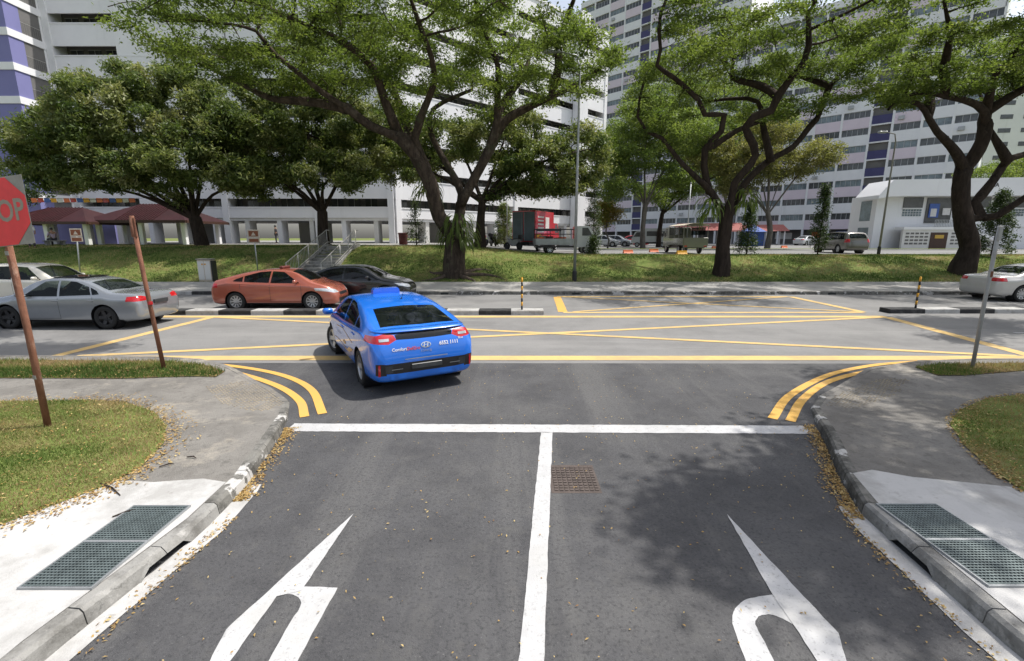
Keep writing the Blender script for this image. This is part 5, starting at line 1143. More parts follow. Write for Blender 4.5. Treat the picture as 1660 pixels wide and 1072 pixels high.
# ---- mango trees on the bank
def mango(label, bx_, by_, lobes, fork, r0, nl, seed, lean=0.0, leaf='leaf_mango', size=(.30, .10)):
    z0 = zt(bx_, by_); r_ = random.Random(seed); base = (bx_, by_, z0-.15); tr = [(bx_, by_, z0-.2), (bx_+lean*.4, by_, z0+fork*.5), (bx_+lean, by_, z0+fork)]
    limbs = []; A = []
    for i, (c, r) in enumerate(lobes):
        c = Vector(c); s = Vector(tr[-1]); mid = s.lerp(c, .5)+Vector((r_.uniform(-.5, .5), r_.uniform(-.5, .5), .5)); limbs.append([tuple(s), tuple(mid), tuple(c)])
        A.append(ell(int(95*r[0]*r[1]*r[2]/18)+60, c, r, seed*10+i, -.55, .45))
    return tree('mango_tree', label, base, tr, limbs, np.vstack(A), r0, .016, 'bark_dark', leaf, nl, (.30, .30, .20), size[0], size[1], seed, .6, 1.0, .5, 1.5, thr=3, group='dense mango trees on the bank', minr=.018, droop=.5, lr=(.15, .04), frac=.85)
def lob(px, py, Y, rx, ry, rz): return (tuple(pt(px, py, Y)), (rx, ry, rz))
mango('broad mango tree with a pale leafy dome beside the maroon pavilions', -21.9, 33.3, [lob(110, 235, 33, 3.6, 3.4, 3.0), lob(200, 190, 33, 4.2, 3.8, 3.4), lob(290, 190, 34, 4.2, 4, 3.6), lob(345, 240, 32.5, 3.4, 3.4, 2.8), lob(185, 270, 31.5, 4.6, 3.2, 2.0), lob(70, 265, 34, 2.4, 3, 2.0), lob(280, 270, 31, 3.8, 2.5, 2.0), lob(250, 150, 35, 3.4, 3, 2.2), lob(130, 300, 32, 3.0, 2.4, 1.1), lob(230, 300, 32, 3.0, 2.4, 1.0), lob(390, 300, 33, 2.0, 2.4, 1.4)], 1.9, .34, 98000, 41, -.3)
mango('darker mango tree beside the top of the concrete stairs', -13.3, 33.2, [lob(430, 220, 33, 3.6, 3.6, 3.0), lob(500, 205, 34, 3.8, 3.8, 3.2), lob(575, 240, 33.5, 3.0, 3.4, 2.6), lob(420, 285, 32, 3.0, 2.8, 1.9), lob(540, 285, 31.8, 3.4, 2.8, 1.8), lob(385, 250, 33, 2.4, 3, 2.4)], 2.3, .33, 78000, 42, .1)
mango('dark leafy tree behind the great spreading trunk, reaching over the red box truck', -2.3, 33.5, [lob(870, 270, 35, 3.4, 3.4, 2.4), lob(940, 245, 36, 2.8, 3.2, 2.2), lob(820, 220, 36, 3.2, 3.4, 2.6), lob(740, 235, 37, 3.2, 3, 2.6), lob(660, 265, 36, 3.2, 3.2, 2.4), lob(890, 315, 34.5, 1.8, 2, 1.0), lob(620, 215, 37.5, 3.0, 3, 2.4), lob(930, 295, 36, 2.4, 2.6, 1.6), lob(840, 300, 35.5, 2.4, 2.6, 1.2)], 3.2, .30, 66000, 43, .2)
# ---- trees in the car park
def light_tree(label, px, Y, fork, lobes, r0, nl, seed, leaf, bark='bark_grey', size=(.24, .12), thr=3, name='car_park_tree', group='slender trees in the car park', sig=(.42, .42, .24)):
    x = pt(px, 386, Y).x; z0 = zt(x, Y); base = (x, Y, z0-.1); r_ = random.Random(seed)
    tr = [(x, Y, z0-.15), (x+r_.uniform(-.2, .2), Y, z0+fork*.5), (x+r_.uniform(-.3, .3), Y, z0+fork)]; limbs = []; A = []
    for i, (c, r) in enumerate(lobes):
        c = Vector(c); s = Vector(tr[-1]); limbs.append([tuple(s), tuple(s.lerp(c, .45)+Vector((r_.uniform(-.4, .4), 0, .6))), tuple(c)]); A.append(ell(int(16*r[0]*r[1]*r[2]/3)+40, c, r, seed*7+i))
    return tree(name, label, base, tr, limbs, np.vstack(A), r0, .016, bark, leaf, nl, sig, size[0], size[1], seed, .7, 1.0, .7, 1.3, thr=thr, group=group)
light_tree('pale barked tree with loose green crown beside the parked van', 1043, 50, 4.5, [lob(1020, 260, 50, 3.2, 3, 2.6), lob(1075, 235, 51, 3.4, 3, 2.8), lob(1050, 195, 50, 3, 3, 2.4), lob(1000, 305, 49, 2.2, 2.5, 1.6), lob(1095, 290, 50, 2.6, 2.5, 1.6), lob(1120, 220, 52, 3, 3, 2.6), lob(985, 250, 52, 2.6, 3, 2.6)], .24, 52000, 51, 'leaf_pale')
light_tree('olive leaved tree behind the sinuous street tree', 1245, 50, 3.6, [lob(1215, 260, 50, 3.4, 3, 2.6), lob(1280, 265, 51, 3.2, 3, 2.4), lob(1320, 250, 50, 2.6, 3, 1.8), lob(1250, 215, 51, 3, 3, 2), lob(1190, 300, 50, 2, 2.5, 1.6), lob(1160, 250, 52, 3, 3, 2.2)], .24, 40000, 52, 'leaf_olive')
light_tree('dark forked tree behind the olive canvas lorry', 1068, 58, 4.0, [lob(1060, 315, 58, 2.6, 2.5, 1.6), lob(1110, 300, 59, 3.2, 2.5, 2.0), lob(1140, 255, 60, 3.4, 3, 2.6), lob(1105, 210, 62, 3.4, 3, 2.6), lob(1180, 275, 60, 3.4, 3, 2.4)], .24, 40000, 53, 'leaf_pale', 'bark_dark')
light_tree('small bronze leaved tree by the angled wing', 985, 52, 1.8, [lob(985, 345, 52, 1.7, 1.6, 1.6)], .08, 5000, 54, 'leaf_bronze', size=(.22, .1))
light_tree('bushy tree in front of the far tall flats', 1175, 75, 5, [lob(1165, 225, 75, 5, 4, 4), lob(1120, 160, 80, 5, 4, 4), lob(1205, 170, 78, 5, 4, 4), lob(1000, 230, 75, 3.5, 4, 3.5), lob(1240, 200, 76, 5, 4, 3.6), lob(1050, 170, 78, 4.5, 4, 3.6)], .3, 52000, 55, 'leaf_pale', size=(.34, .16))
light_tree('light green tree beyond the leaning street tree', 1612, 62, 4, [lob(1610, 282, 62, 3.5, 3, 1.2), lob(1650, 270, 63, 3.5, 3, 1.5)], .2, 9000, 56, 'leaf_pale')
light_tree('bushy tree leaning over the wall behind the stop sign', 8, 40, 2.6, [lob(-20, 300, 40, 3.0, 2.5, 1.4), lob(30, 320, 40.5, 2.2, 2, .9), lob(-60, 270, 40, 3, 2.5, 1.4)], .16, 9000, 57, 'leaf_dark')
# ---- young conical trees along the top of the bank
def conical(label, px, Y, py0, py1, rad_, seed, nl=3800, leaf='leaf_dark'):
    b = pt(px, py0, Y); z0 = zt(b.x, Y); t = pt(px, py1, Y); h = t.z-z0; r_ = np.random.default_rng(seed); n = 170; u = r_.uniform(0.1, 1, n); a = r_.uniform(0, 6.28, n); rr = rad_*(1-u**1.4*.85)*np.sqrt(r_.uniform(.15, 1, n))
    root = empty('young_tree', (b.x, Y, z0-.05), 0, label, 'tree', 'young conical trees on the bank'); MB().tube([(0, 0, 0), (.03, 0, h*.4), (-.02, 0, h*.97)], [.05, .035, .01], 6).build('trunk', MATS['bark_dark'], root)
    mb = MB(); T = np.stack([rr*np.cos(a), rr*np.sin(a), h*u], 1)
    for q in T[:90]: mb.tube([(0, 0, max(.1, q[2]-.25)), tuple(q)], [.012, .005], 3, False)
    mb.build('branches', MATS['bark_dark'], root, False, False)
    leaves('crown', T, nl, (.13, .13, .12), .15, .06, leaf, root, seed)
conical('short conical sapling on the bank beside the sinuous tree trunk', 1210, 32.6, 412, 330, .75, 61)
conical('tall thin sapling beside the parked estate car', 1325, 32.8, 412, 295, .65, 62)
conical('dark columnar tree in front of the angled white wing', 961, 40, 398, 285, .8, 63)
conical('tiny shrub in front of the parked lorry', 962, 33.2, 408, 383, .45, 64, 1600)
conical('bushy young tree in front of the leaning street tree', 1606, 31.5, 415, 310, 1.25, 65, 6500)
conical('spindly sapling between the stairs and the great tree', 675, 33.5, 398, 325, .7, 66, 1100)
conical('round leafy shrub beside the motorcycles', 817, 42, 395, 330, 1.3, 67, 6000, 'leaf_mango')
# ---- ferns and strap leaves living on trunks
def epiphyte(label, c, n, L, seed, spread=.35, m_='leaf_mango', hz=.5):
    r_ = np.random.default_rng(seed); root = empty('hanging_fern', c, 0, label, 'fern', 'ferns growing on the street trees'); vs, fs, tn = [], [], []
    for k in range(n):
        a = r_.uniform(0, 6.28); z = r_.uniform(-hz, hz); d = np.array([math.cos(a), math.sin(a), 0]); s = np.array([-d[1], d[0], 0]); l = L*r_.uniform(.6, 1.2); wd = .05*r_.uniform(.7, 1.4); rise = r_.uniform(.0, .5); i0 = len(vs)
        for j in range(6):
            t = j/5; p = d*(spread*.5+l*.75*math.sin(t*1.5))+np.array([0, 0, z+l*(rise*t-1.0*t*t)]); w_ = wd*math.sin(math.pi*min(.97, t*.85+.12)); vs += [tuple(p-s*w_), tuple(p+s*w_)]
            if j: fs.append((i0+2*j-2, i0+2*j-1, i0+2*j+1, i0+2*j)); tn.append(r_.uniform(0.1, .8))
    me = bpy.data.meshes.new('fronds'); me.from_pydata(vs, [], fs); at = me.attributes.new('tint', 'FLOAT', 'FACE'); at.data.foreach_set('value', np.array(tn, np.float32)); me.materials.append(MATS[m_]); me.shade_smooth(); link('fronds', me, root)
epiphyte('big skirt of strap leaved ferns round the great tree trunk', tuple(pt(742, 368, Y1)), 150, 1.15, 71, .8, 'leaf_rain', hz=.75)
epiphyte('upper tuft of ferns on the left stem of the great tree', tuple(pt(692, 300, Y1)), 50, 1.0, 72, .4)
epiphyte('fern clump in the fork of the sinuous tree', tuple(pt(1155, 333, Y2)), 70, .9, 73, .5, 'leaf_pale')
epiphyte('fern clump on the outer limb fork of the sinuous tree', tuple(pt(1210, 320, Y2)), 50, .9, 74, .4, 'leaf_rain')
# ---- trees beside the camera whose crowns shade the road
def shade_tree(label, x, y, c, r, nl, seed, sx):
    tr = [(x, y, -.1), (x, y, 2.5), (x-sx*.4, y+.3, 4.6)]; A = np.vstack([ell(420, cc, rr, seed+i) for i, (cc, rr) in enumerate(zip(c, r))])
    limbs = [[tr[-1], tuple(Vector(tr[-1]).lerp(Vector(cc), .5)+Vector((0, 0, .8))), cc] for cc in c]
    tree('rain_tree', label, (x, y, -.05), tr, limbs, A, .4, .014, 'bark', 'leaf_rain', nl, (.34, .34, .13), .17, .085, seed, .6, 1.0, flare=1.3, frac=.5)
shade_tree('spreading tree on the near verge overhanging the pavement opposite the stop sign', 12.6, 4.2, [(9.7, 5.5, 10.0), (13.0, 7.8, 10.2), (8.0, 4.7, 10.2)], [(3.0, 1.9, 1.1), (3, 2.2, 1.2), (1.8, 1.4, .9)], 33000, 81, 1)
shade_tree('spreading tree on the near verge shading the main road beyond the grey post', 21, 7.2, [(18.3, 13.4, 9.6), (22.5, 12, 9.8)], [(3.2, 2.6, 1.2), (3, 3, 1.2)], 32000, 84, 1)
shade_tree('spreading tree on the near verge shading the main road by the rusty posts', -14.5, 6.6, [(-8.8, 12.0, 10.6), (-13.5, 11, 10.2), (-4.6, 11.6, 11.4)], [(3, 2.2, 1.0), (3.4, 3, 1.2), (1.8, 1.0, .6)], 34000, 87, -1)
# ------------------------------------------------------------------ street furniture
p0 = Vector(gp(78, 692, .13)); top0 = pt(9, 380, p0.y-.02)
ss = empty('stop_sign', (p0.x, p0.y, .12), 0, 'red octagonal stop sign on a rusty leaning post', 'sign')
lean = (top0-Vector((p0.x, p0.y, .12)))
MB().tube([(0, 0, -.05), tuple(lean*.5+Vector((.012, 0, 0))), tuple(lean*1.32)], .036, 10).build('post', MATS['rusty_post'], ss, True)
for t in (.27, .9): MB().tube([tuple(lean*t), tuple(lean*(t+.02))], .04, 10).build('post_clip', MATS['sign_grey'], ss)
ax = lean.normalized(); ctr = lean*1.10+Vector((.055, -.055, 0)); sx = Vector((1, -.12, .10)).normalized(); sy = ax; sz = sx.cross(sy).normalized()
Ms = Matrix(((sx.x, sy.x, sz.x, ctr.x), (sx.y, sy.y, sz.y, ctr.y), (sx.z, sy.z, sz.z, ctr.z), (0, 0, 0, 1)))
MB().bbox(-.38, .38, -.38, .38, -.004, .0, .002, Ms).build('back_plate', MATS['sign_grey'], ss)
oc = [(.375*math.cos(R(22.5+45*k))/math.cos(R(22.5))*1.0, .375*math.sin(R(22.5+45*k))/math.cos(R(22.5))*1.0) for k in range(8)]
MB().prism([(x*.99, y*.99) for x, y in oc], .001, .004, Ms).build('octagon', MATS['sign_red'], ss)
text_obj('lettering', 'STOP', .30, MATS['sign_letter'], ss, Ms @ Matrix.Translation((0, 0, .005)) @ Matrix.Diagonal((.92, 1.12, 1, 1)), .001, bold=.006)
def post(px0, px1, r_, m_, label, sq=False, extra=None):
    a = Vector(gp(*px0, .1)); b = pt(*px1, a.y-.1); root = empty('sign_post', (a.x, a.y, .08), 0, label, 'post'); v = b-Vector((a.x, a.y, .08))
    MB().tube([(0, 0, -.06), tuple(v*.5+Vector((-.01, 0, 0))), tuple(v)], [r_, r_, r_], 4 if sq else 10).build('post_shaft', MATS[m_], root, not sq)
    if extra: extra(root, v)
    return root
def ex(root, v):
    MB().bbox(-.045, .045, -.03, .0, -.16, .16, .004, Matrix.Translation(v*.93)).build('bracket', MATS['rusty_post'], root); MB().tube([tuple(v*.45), tuple(v*.47)], .04, 10).build('post_clip', MATS['lamp_red'], root)
post((267, 601), (213, 350), .035, 'rusty_post', 'bare rusty sign post leaning beside the silver sedan', False, ex)
def ex2(root, v): MB().tube([tuple(v*.66), tuple(v*.70)], .036, 10).build('rust_band', MATS['rusty_post'], root); MB().bbox(-.03, .03, -.045, -.02, -.12, .12, .004, Matrix.Translation(v*.95)).build('bracket', MATS['grey_post'], root)
post((1576, 598), (1621, 366), .032, 'grey_post', 'bare grey sign post leaning in front of the champagne sedan', False, ex2)
def bollard(px, py, h, label):
    x, y = gp(px, py, .15); root = empty('marker_stick', (x, y, .148), 0, label, 'bollard', 'black and yellow marker sticks on the median')
    n = 8
    for k in range(n): MB().lathe([(0, h*k/n), (.032, h*k/n), (.032, h*(k+1)/n), (0, h*(k+1)/n)], 10).build('band', MATS['stick_yellow' if k % 2 else 'stick_black'], root, True)
    MB().lathe([(0, h), (.033, h), (.02, h+.03), (0, h+.035)], 10).build('cap', MATS['stick_yellow'], root)
bollard(846, 502, 1.05, 'black and yellow marker stick at the blunt end of the median near the blue taxi'); bollard(1484, 500, 1.05, 'black and yellow marker stick on the median near the champagne sedan')
def brown_sign(px, pyb, pyt, Y, label):
    a = pt(px, pyb, Y); b = pt(px-7, pyt, Y); z0 = zt(a.x, Y); root = empty('park_sign', (a.x, Y, z0), 0, label, 'sign', 'small brown signs on the bank'); v = b-Vector((a.x, Y, z0))
    MB().tube([(0, 0, -.1), tuple(v)], .035, 8).build('post', MATS['galvanised'], root, True); M = Matrix.Translation(v+Vector((0, -.05, -.38)))
    MB().bbox(-.33, .33, -.01, .01, -.02, .42, .006, M).bbox(-.33, .33, -.01, .01, -.30, -.04, .006, M).build('board', MATS['sign_pale'], root)
    MB().bbox(-.27, .27, -.016, -.0101, .05, .36, .002, M).bbox(-.27, .27, -.016, -.0101, -.26, -.08, .002, M).build('panel', MATS['sign_brown'], root)
    MB().add([tuple(M @ Vector(q)) for q in ((-.13, -.019, .10), (.13, -.019, .10), (0, -.019, .30))], [(0, 1, 2)]).build('pictogram', MATS['sign_pale'], root)
brown_sign(130, 447, 372, 26.4, 'small brown sign with a white triangle in front of the maroon pavilions'); brown_sign(418, 440, 374, 27.0, 'small brown sign on the bank behind the copper red taxi')
cb = pt(338, 460, 25.6); cab = empty('utility_cabinet', (cb.x, 25.6, zt(cb.x, 25.6)-.02), 0, 'pale grey utility cabinet at the foot of the bank', 'cabinet')
MB().bbox(-.36, .36, -.2, .2, 0, 1.2, .02).build('casing', MATS['sign_pale'], cab)
for s in (-1, 1): MB().bbox(s*.18-.16, s*.18+.16, -.214, -.201, .12, 1.12, .004).build('door', MATS['wall_cream'], cab); MB().box(s*.08-.04, s*.08+.04, -.222, -.2145, .92, 1.0).build('label_plate', MATS['stick_yellow'], cab)
MB().bbox(-.40, .40, -.24, .24, 1.2, 1.25, .01).build('lid', MATS['sign_grey'], cab); MB().box(.38, .44, -.2, .2, 0, 1.15).build('side_post', MATS['stick_black'], cab)
def lamp_post(px, pyb, Y, h, arm, label, m_='galvanised', r_=.085):
    a = pt(px, pyb, Y); z0 = zt(a.x, Y); root = empty('lamp_post', (a.x, Y, z0-.03), 0, label, 'lamp post', 'tall lamp posts on the bank')
    MB().lathe([(0, -.05), (r_*1.5, -.05), (r_*1.5, .55), (r_*1.1, .62), (0, .62)], 12).build('base_sleeve', MATS['stick_black'], root, False)
    MB().tube([(0, 0, .6), (0, 0, h*.5), (0, 0, h*.93), (arm*.15, 0, h*.985), (arm*.9, 0, h)], [r_, r_*.85, r_*.6, r_*.5, r_*.4], 10).build('mast', MATS[m_], root, True)
    MB().bbox(min(arm*.85, arm*1.55), max(arm*.85, arm*1.55), -.13, .13, h-.06, h+.06, .04).build('lamp_head', MATS['galvanised'], root)
lamp_post(931, 461, 25.7, 11.6, -1.2, 'grey lamp post on the bank in front of the parked lorries'); lamp_post(1424, 412, 32.8, 8.1, -.8, 'dark slender lamp post beside the taupe estate car', 'sign_grey', .07)
for px, Y, lb in ((822, 40, 'thin pole beside the red box truck'), (1113, 34.5, 'thin pole in front of the olive canvas lorry')):
    a = pt(px, 395, Y); o = empty('thin_pole', (a.x, Y, zt(a.x, Y)), 0, lb, 'pole', 'thin poles in the car park'); MB().tube([(0, 0, -.1), (0, 0, 5)], .04, 8).build('shaft', MATS['galvanised'], o, True); MB().lathe([(0, 5), (.06, 5), (.06, 5.06), (0, 5.08)], 8).build('cap', MATS['galvanised'], o)
# ---- stairs up the bank
st = empty('bank_stairs', (-11.3, 25.3, .12), 0, 'concrete stairs with metal handrails climbing the bank', 'stairs')
ns = 11; rise, run = 1.86/ns, .54
for k in range(ns): MB().bbox(-.85, .85, k*run, (k+1)*run+.05, rise*k-.35 if k else -.1, rise*(k+1), .012).build('step', MATS['concrete_grey'], st)
def slope(y): return max(0, y/run*rise)
for s in (-1, 1):
    MB().prism([(-.1, -.3), (-.1, .12), (ns*run, 1.86+.14), (ns*run+.6, 1.86+.14), (ns*run+.6, 1.4), (1.2, -.3)], -.08, .08, Matrix.Translation((s*.95, 0, 0)) @ Matrix(((0, 0, 1, 0), (1, 0, 0, 0), (0, 1, 0, 0), (0, 0, 0, 1)))).build('stringer', MATS['concrete_grey'], st)
    for hh in (.98, .2):
        MB().tube([(s*.95, -.05, hh+.05), (s*.95, .05, hh+.08), (s*.95, ns*run, 1.86+hh+.05), (s*.95, ns*run+.55, 1.86+hh+.05)], .028, 8).build('rail', MATS['rail_metal'], st, True)
    for k in range(5):
        y = .02+k*run*ns/4; MB().tube([(s*.95, y, slope(y)-.05), (s*.95, y, slope(y)+1.03)], .026, 8).build('baluster', MATS['rail_metal'], st, True)
    mb = MB()
    for k in range(30): y = .15+k*(run*ns-.2)/30; mb.tube([(s*.95, y, slope(y)+.24), (s*.95, y, slope(y)+1.0)], .009, 4)
    mb.build('rail_bars', MATS['rail_metal'], st)
bn = pt(654, 398, 39); o = empty('litter_bin', (bn.x, 39, zt(bn.x, 39)+.03), 0, 'maroon litter bin at the corner of the open deck', 'bin'); MB().lathe([(0, 0), (.34, 0), (.38, .85), (.38, .9), (.3, .9), (.28, .1), (0, .1)], 20).build('bin_body', MATS['bin_maroon'], o, True); MB().lathe([(.385, .86), (.41, .88), (.41, .94), (.385, .96)], 20).build('rim', MATS['bin_maroon'], o)
tp = pt(690, 396, 39); o = empty('folding_stand', (tp.x, 39, zt(tp.x, 39)+.03), 0, 'small white three legged stand near the litter bin', 'stand')
for k in range(3): a = k*2.1+.4; MB().tube([(.42*math.cos(a), .42*math.sin(a), 0), (0, 0, .75)], .035, 6).build('leg', MATS['wall_white'], o)
MB().tube([(0, 0, .7), (0, 0, 1.35)], .04, 8).build('mast', MATS['wall_white'], o)
# ---- barriers and small clutter in the car park
for px, py, Y, m_, lb in ((1105, 410, 33.3, 'stick_yellow', 'low yellow barrier block behind the olive lorry'), (1018, 408, 35.5, 'poster_orange', 'small orange barrier in the middle of the car park'), (1060, 404, 38.5, 'poster_orange', 'small orange cone barrier further back in the car park'), (1160, 392, 52, 'poster_orange', 'orange barrier heap beside the sinuous tree trunk'), (1272, 393, 55, 'poster_orange', 'orange barrier near the shop pillars')):
    a = pt(px, py, Y); o = empty('road_barrier', (a.x, Y, zt(a.x, Y)+.03), .2, lb, 'barrier'); MB().prism([(-.28, 0), (.28, 0), (.14, .2), (.09, .42), (-.09, .42), (-.14, .2)], -.6, .6, Matrix(((0, 0, 1, 0), (1, 0, 0, 0), (0, 1, 0, 0), (0, 0, 0, 1)))).build('barrier_body', MATS[m_], o); o.scale = (.62, .62, .62)
    for s in (-.35, .35): MB().box(s-.1, s+.1, -.285, .285, .0, .05).build('foot', MATS['stick_black'], o)
# ---- lorries
def wheels4(root, xs, hw, r, rim='alloy'):
    ms = wheel_mesh_set(r, .2, rim, 6)
    for x in xs:
        for s in (1, -1): add_wheel(root, ms, x, s*(hw-.12), r)
def cab(root, x0, x1, hw, h, paint, z0=.45):
    L_ = x1-x0; P = [(x0, z0), (x0, h-.03), (x0+.06, h), (x1-L_*.42, h), (x1-L_*.30, h-.06), (x1-.06, z0+(h-z0)*.52), (x1, z0+(h-z0)*.42), (x1+.02, z0+.05), (x1-.02, z0)]
    mb = MB().prism(P, -hw, hw, XZ); me = mb.mesh('cab', MATS[paint]); bm = bmesh.new(); bm.from_mesh(me); bmesh.ops.dissolve_limit(bm, angle_limit=.02, verts=bm.verts[:], edges=bm.edges[:]); bmesh.ops.bevel(bm, geom=bm.edges[:], offset=.035, segments=2, affect='EDGES'); bm.to_mesh(me); bm.free(); link('cab', me, root)
    for s in (1, -1):
        MB().prism([(x0+L_*.28, z0+(h-z0)*.55), (x0+L_*.28, h-.12), (x1-L_*.42, h-.12), (x1-L_*.16, z0+(h-z0)*.55)], min(s*hw, s*(hw+.008)), max(s*hw, s*(hw+.008)), XZ).build('side_window', MATS['window_dark'], root)
        MB().bbox(x1-.12, x1-.05, s*(hw+.12)-.05, s*(hw+.12)+.05, h-.75, h-.4, .02).build('mirror', MATS['trim_black'], root)
        MB().bbox(x1-.01, x1+.035, s*hw*.72-.13, s*hw*.72+.13, z0+.18, z0+.34, .01).build('headlamp', MATS['lamp_clear'], root)
    a = Vector((x1-.06, 0, z0+(h-z0)*.52)); b = Vector((x1-L_*.30, 0, h-.06)); n = Vector((b.z-a.z, 0, a.x-b.x)).normalized()*.012
    MB().add([tuple(a.lerp(b, .05)+n+Vector((0, -hw*.88, 0))), tuple(a.lerp(b, .05)+n+Vector((0, hw*.88, 0))), tuple(a.lerp(b, .93)+n+Vector((0, hw*.82, 0))), tuple(a.lerp(b, .93)+n+Vector((0, -hw*.82, 0)))], [(0, 1, 2, 3)]).build('windscreen', MATS['window_dark'], root)
    MB().bbox(x1-.05, x1+.06, -hw, hw, z0-.12, z0+.1, .02).build('bumper', MATS['trim_black'], root)
def place(name, px, Y, hd, label, cat='lorry', group='lorries and vans in the car park'):
    x = pt(px, 395, Y).x; return empty(name, (x, Y, zt(x, Y)+.04), hd, label, cat, group)
t_ = place('open_lorry', 915, 35.2, .06, 'open backed grey lorry loaded with boxes beside the red box truck')
cab(t_, .75, 2.15, .84, 1.98, 'paint_lorry'); wheels4(t_, (1.5, -1.2), .84, .30)
MB().box(-2.2, .74, -.82, .82, .42, .55).build('chassis', MATS['trim_black'], t_)
MB().bbox(-2.25, .70, -.86, .86, .62, .70, .01).build('bed', MATS['galvanised'], t_)
for s in (1, -1): MB().bbox(-2.25, .70, s*.86-.03, s*.86+.03, .70, 1.08, .01).build('side_board', MATS['galvanised'], t_)
MB().bbox(-2.29, -2.252, -.82, .82, .70, 1.08, .01).build('tailboard', MATS['galvanised'], t_)
mb = MB()
for x in (-2.2, -1.2, -.2, .66):
    for s in (1, -1): mb.tube([(x, s*.84, 1.0), (x, s*.84, 1.75)], .025, 6)
for s in (1, -1):
    for z in (1.4, 1.75): mb.tube([(-2.2, s*.84, z), (.66, s*.84, z)], .025, 6)
for x in (-2.2, .66): mb.tube([(x, -.84, 1.75), (x, .84, 1.75)], .025, 6)
mb.build('rack', MATS['trim_black'], t_)
MB().add([(-2.23, -.87, 1.74), (-.4, -.87, 1.76), (-.4, .87, 1.76), (-2.23, .87, 1.74), (-2.23, -.9, 1.60), (-.4, -.9, 1.62), (-.4, 0, 1.82), (-2.23, 0, 1.80)], [(0, 1, 6, 7), (7, 6, 2, 3), (0, 4, 5, 1)]).build('tarpaulin', MATS['trim_black'], t_)
for x, y, z, sx_, m_ in ((-1.9, -.5, .70, .5, 'poster_orange'), (-1.2, -.4, .70, .55, 'bin_maroon'), (-.6, -.5, .70, .45, 'sign_brown'), (-1.6, .35, .70, .6, 'sign_pale'), (-.2, -.2, .70, .5, 'poster_orange')):
    MB().bbox(x-.25, x+.25, y-.22, y+.22, z, z+sx_, .02).build('cargo_box', MATS[m_], t_)
t_ = place('box_truck', 868, 39.5, R(64), 'box truck with bright red sides and grey rear doors in the car park', 'truck')
MB().bbox(-2.4, 1.6, -1.0, 1.0, .75, 3.15, .03).build('cargo_body', MATS['paint_crimson'], t_)
for s in (1, -1): MB().bbox(-2.43, -2.402, min(s*.03, s*.94), max(s*.03, s*.94), .82, 3.05, .008).build('rear_door', MATS['door_teal'], t_); MB().tube([(-2.46, s*.12, .85), (-2.46, s*.12, 3.0)], .02, 6).build('lock_bar', MATS['galvanised'], t_)
for k in range(5): MB().bbox(-1.9, -.7, -1.012, -1.001, 1.5+k*.28, 1.62+k*.28, .003).build('side_print', MATS['poster_white'], t_)
MB().bbox(-.3, .5, -1.012, -1.001, 1.7, 2.7, .003).build('side_picture', MATS['poster_white'], t_)
MB().bbox(-2.3, -1.2, -1.014, -1.002, .8, 1.35, .003).build('side_panel', MATS['stick_yellow'], t_)
cab(t_, 1.7, 3.2, .92, 2.3, 'paint_crimson', .5); wheels4(t_, (2.4, -1.4), .95, .36); MB().box(-2.4, 2.5, -.5, .5, .5, .74).build('chassis', MATS['trim_black'], t_)
t_ = place('canvas_lorry', 1108, 36.2, R(90), 'olive lorry with a pale canvas canopy parked by the yellow barrier')
cab(t_, .9, 2.25, .86, 1.95, 'paint_olive'); wheels4(t_, (1.6, -1.25), .86, .31); MB().box(-2.3, .88, -.7, .7, .40, .60).build('chassis', MATS['trim_black'], t_)
for s in (1, -1): MB().bbox(-2.35, .86, s*.88-.03, s*.88+.03, .62, 1.12, .01).build('side_board', MATS['paint_olive'], t_)
MB().bbox(-2.35, .86, -.85, .85, .6, .68, .01).build('bed', MATS['paint_olive'], t_); MB().bbox(-2.39, -2.352, -.86, .86, .45, 1.15, .01).build('tailboard', MATS['paint_olive'], t_)
for s in (1, -1):
    for x in (-2.3, -1.3, -.3, .8): MB().tube([(x, s*.86, 1.1), (x, s*.86, 1.98)], .025, 6).build('hoop', MATS['sign_grey'], t_)
    MB().box(-1.9, .75, s*.84-.004, s*.84+.004, 1.35, 1.9).build('canopy_side', MATS['car_glass'], t_)
mb = MB(); n = 8
for k in range(n):
    y0, y1 = -.93+1.86*k/n, -.93+1.86*(k+1)/n; f_ = lambda y: 1.98+.16*(1-(y/.93)**2)
    mb.add([(-2.45, y0, f_(y0)), (.9, y0, f_(y0)), (.9, y1, f_(y1)), (-2.45, y1, f_(y1)), (-2.45, y0, f_(y0)+.04), (.9, y0, f_(y0)+.04), (.9, y1, f_(y1)+.04), (-2.45, y1, f_(y1)+.04)], [(0, 1, 2, 3), (4, 7, 6, 5), (0, 4, 5, 1), (2, 6, 7, 3), (0, 3, 7, 4), (1, 5, 6, 2)])
mb.build('canopy', MATS['sign_pale'], t_)
for s in (1, -1): MB().bbox(-2.40, -2.38, s*.7-.1, s*.7+.1, .5, .6, .004).build('tail_lamp', MATS['lamp_red'], t_)
t_ = place('box_van', 1055, 60, math.pi-.25, 'white box van parked under the pale barked tree', 'van')
cab(t_, 1.0, 2.4, .85, 1.95, 'paint_lorry'); wheels4(t_, (1.7, -1.4), .88, .31); MB().bbox(-2.6, .95, -.92, .92, .6, 2.3, .03).build('cargo_body', MATS['paint_lorry'], t_); MB().box(-2.2, .6, -.932, -.921, 1.35, 1.95).build('side_window', MATS['window_dark'], t_); MB().box(-2.2, .6, .921, .932, 1.35, 1.95).build('side_window', MATS['window_dark'], t_); MB().box(-2.5, 1.5, -.5, .5, .4, .6).build('chassis', MATS['trim_black'], t_)
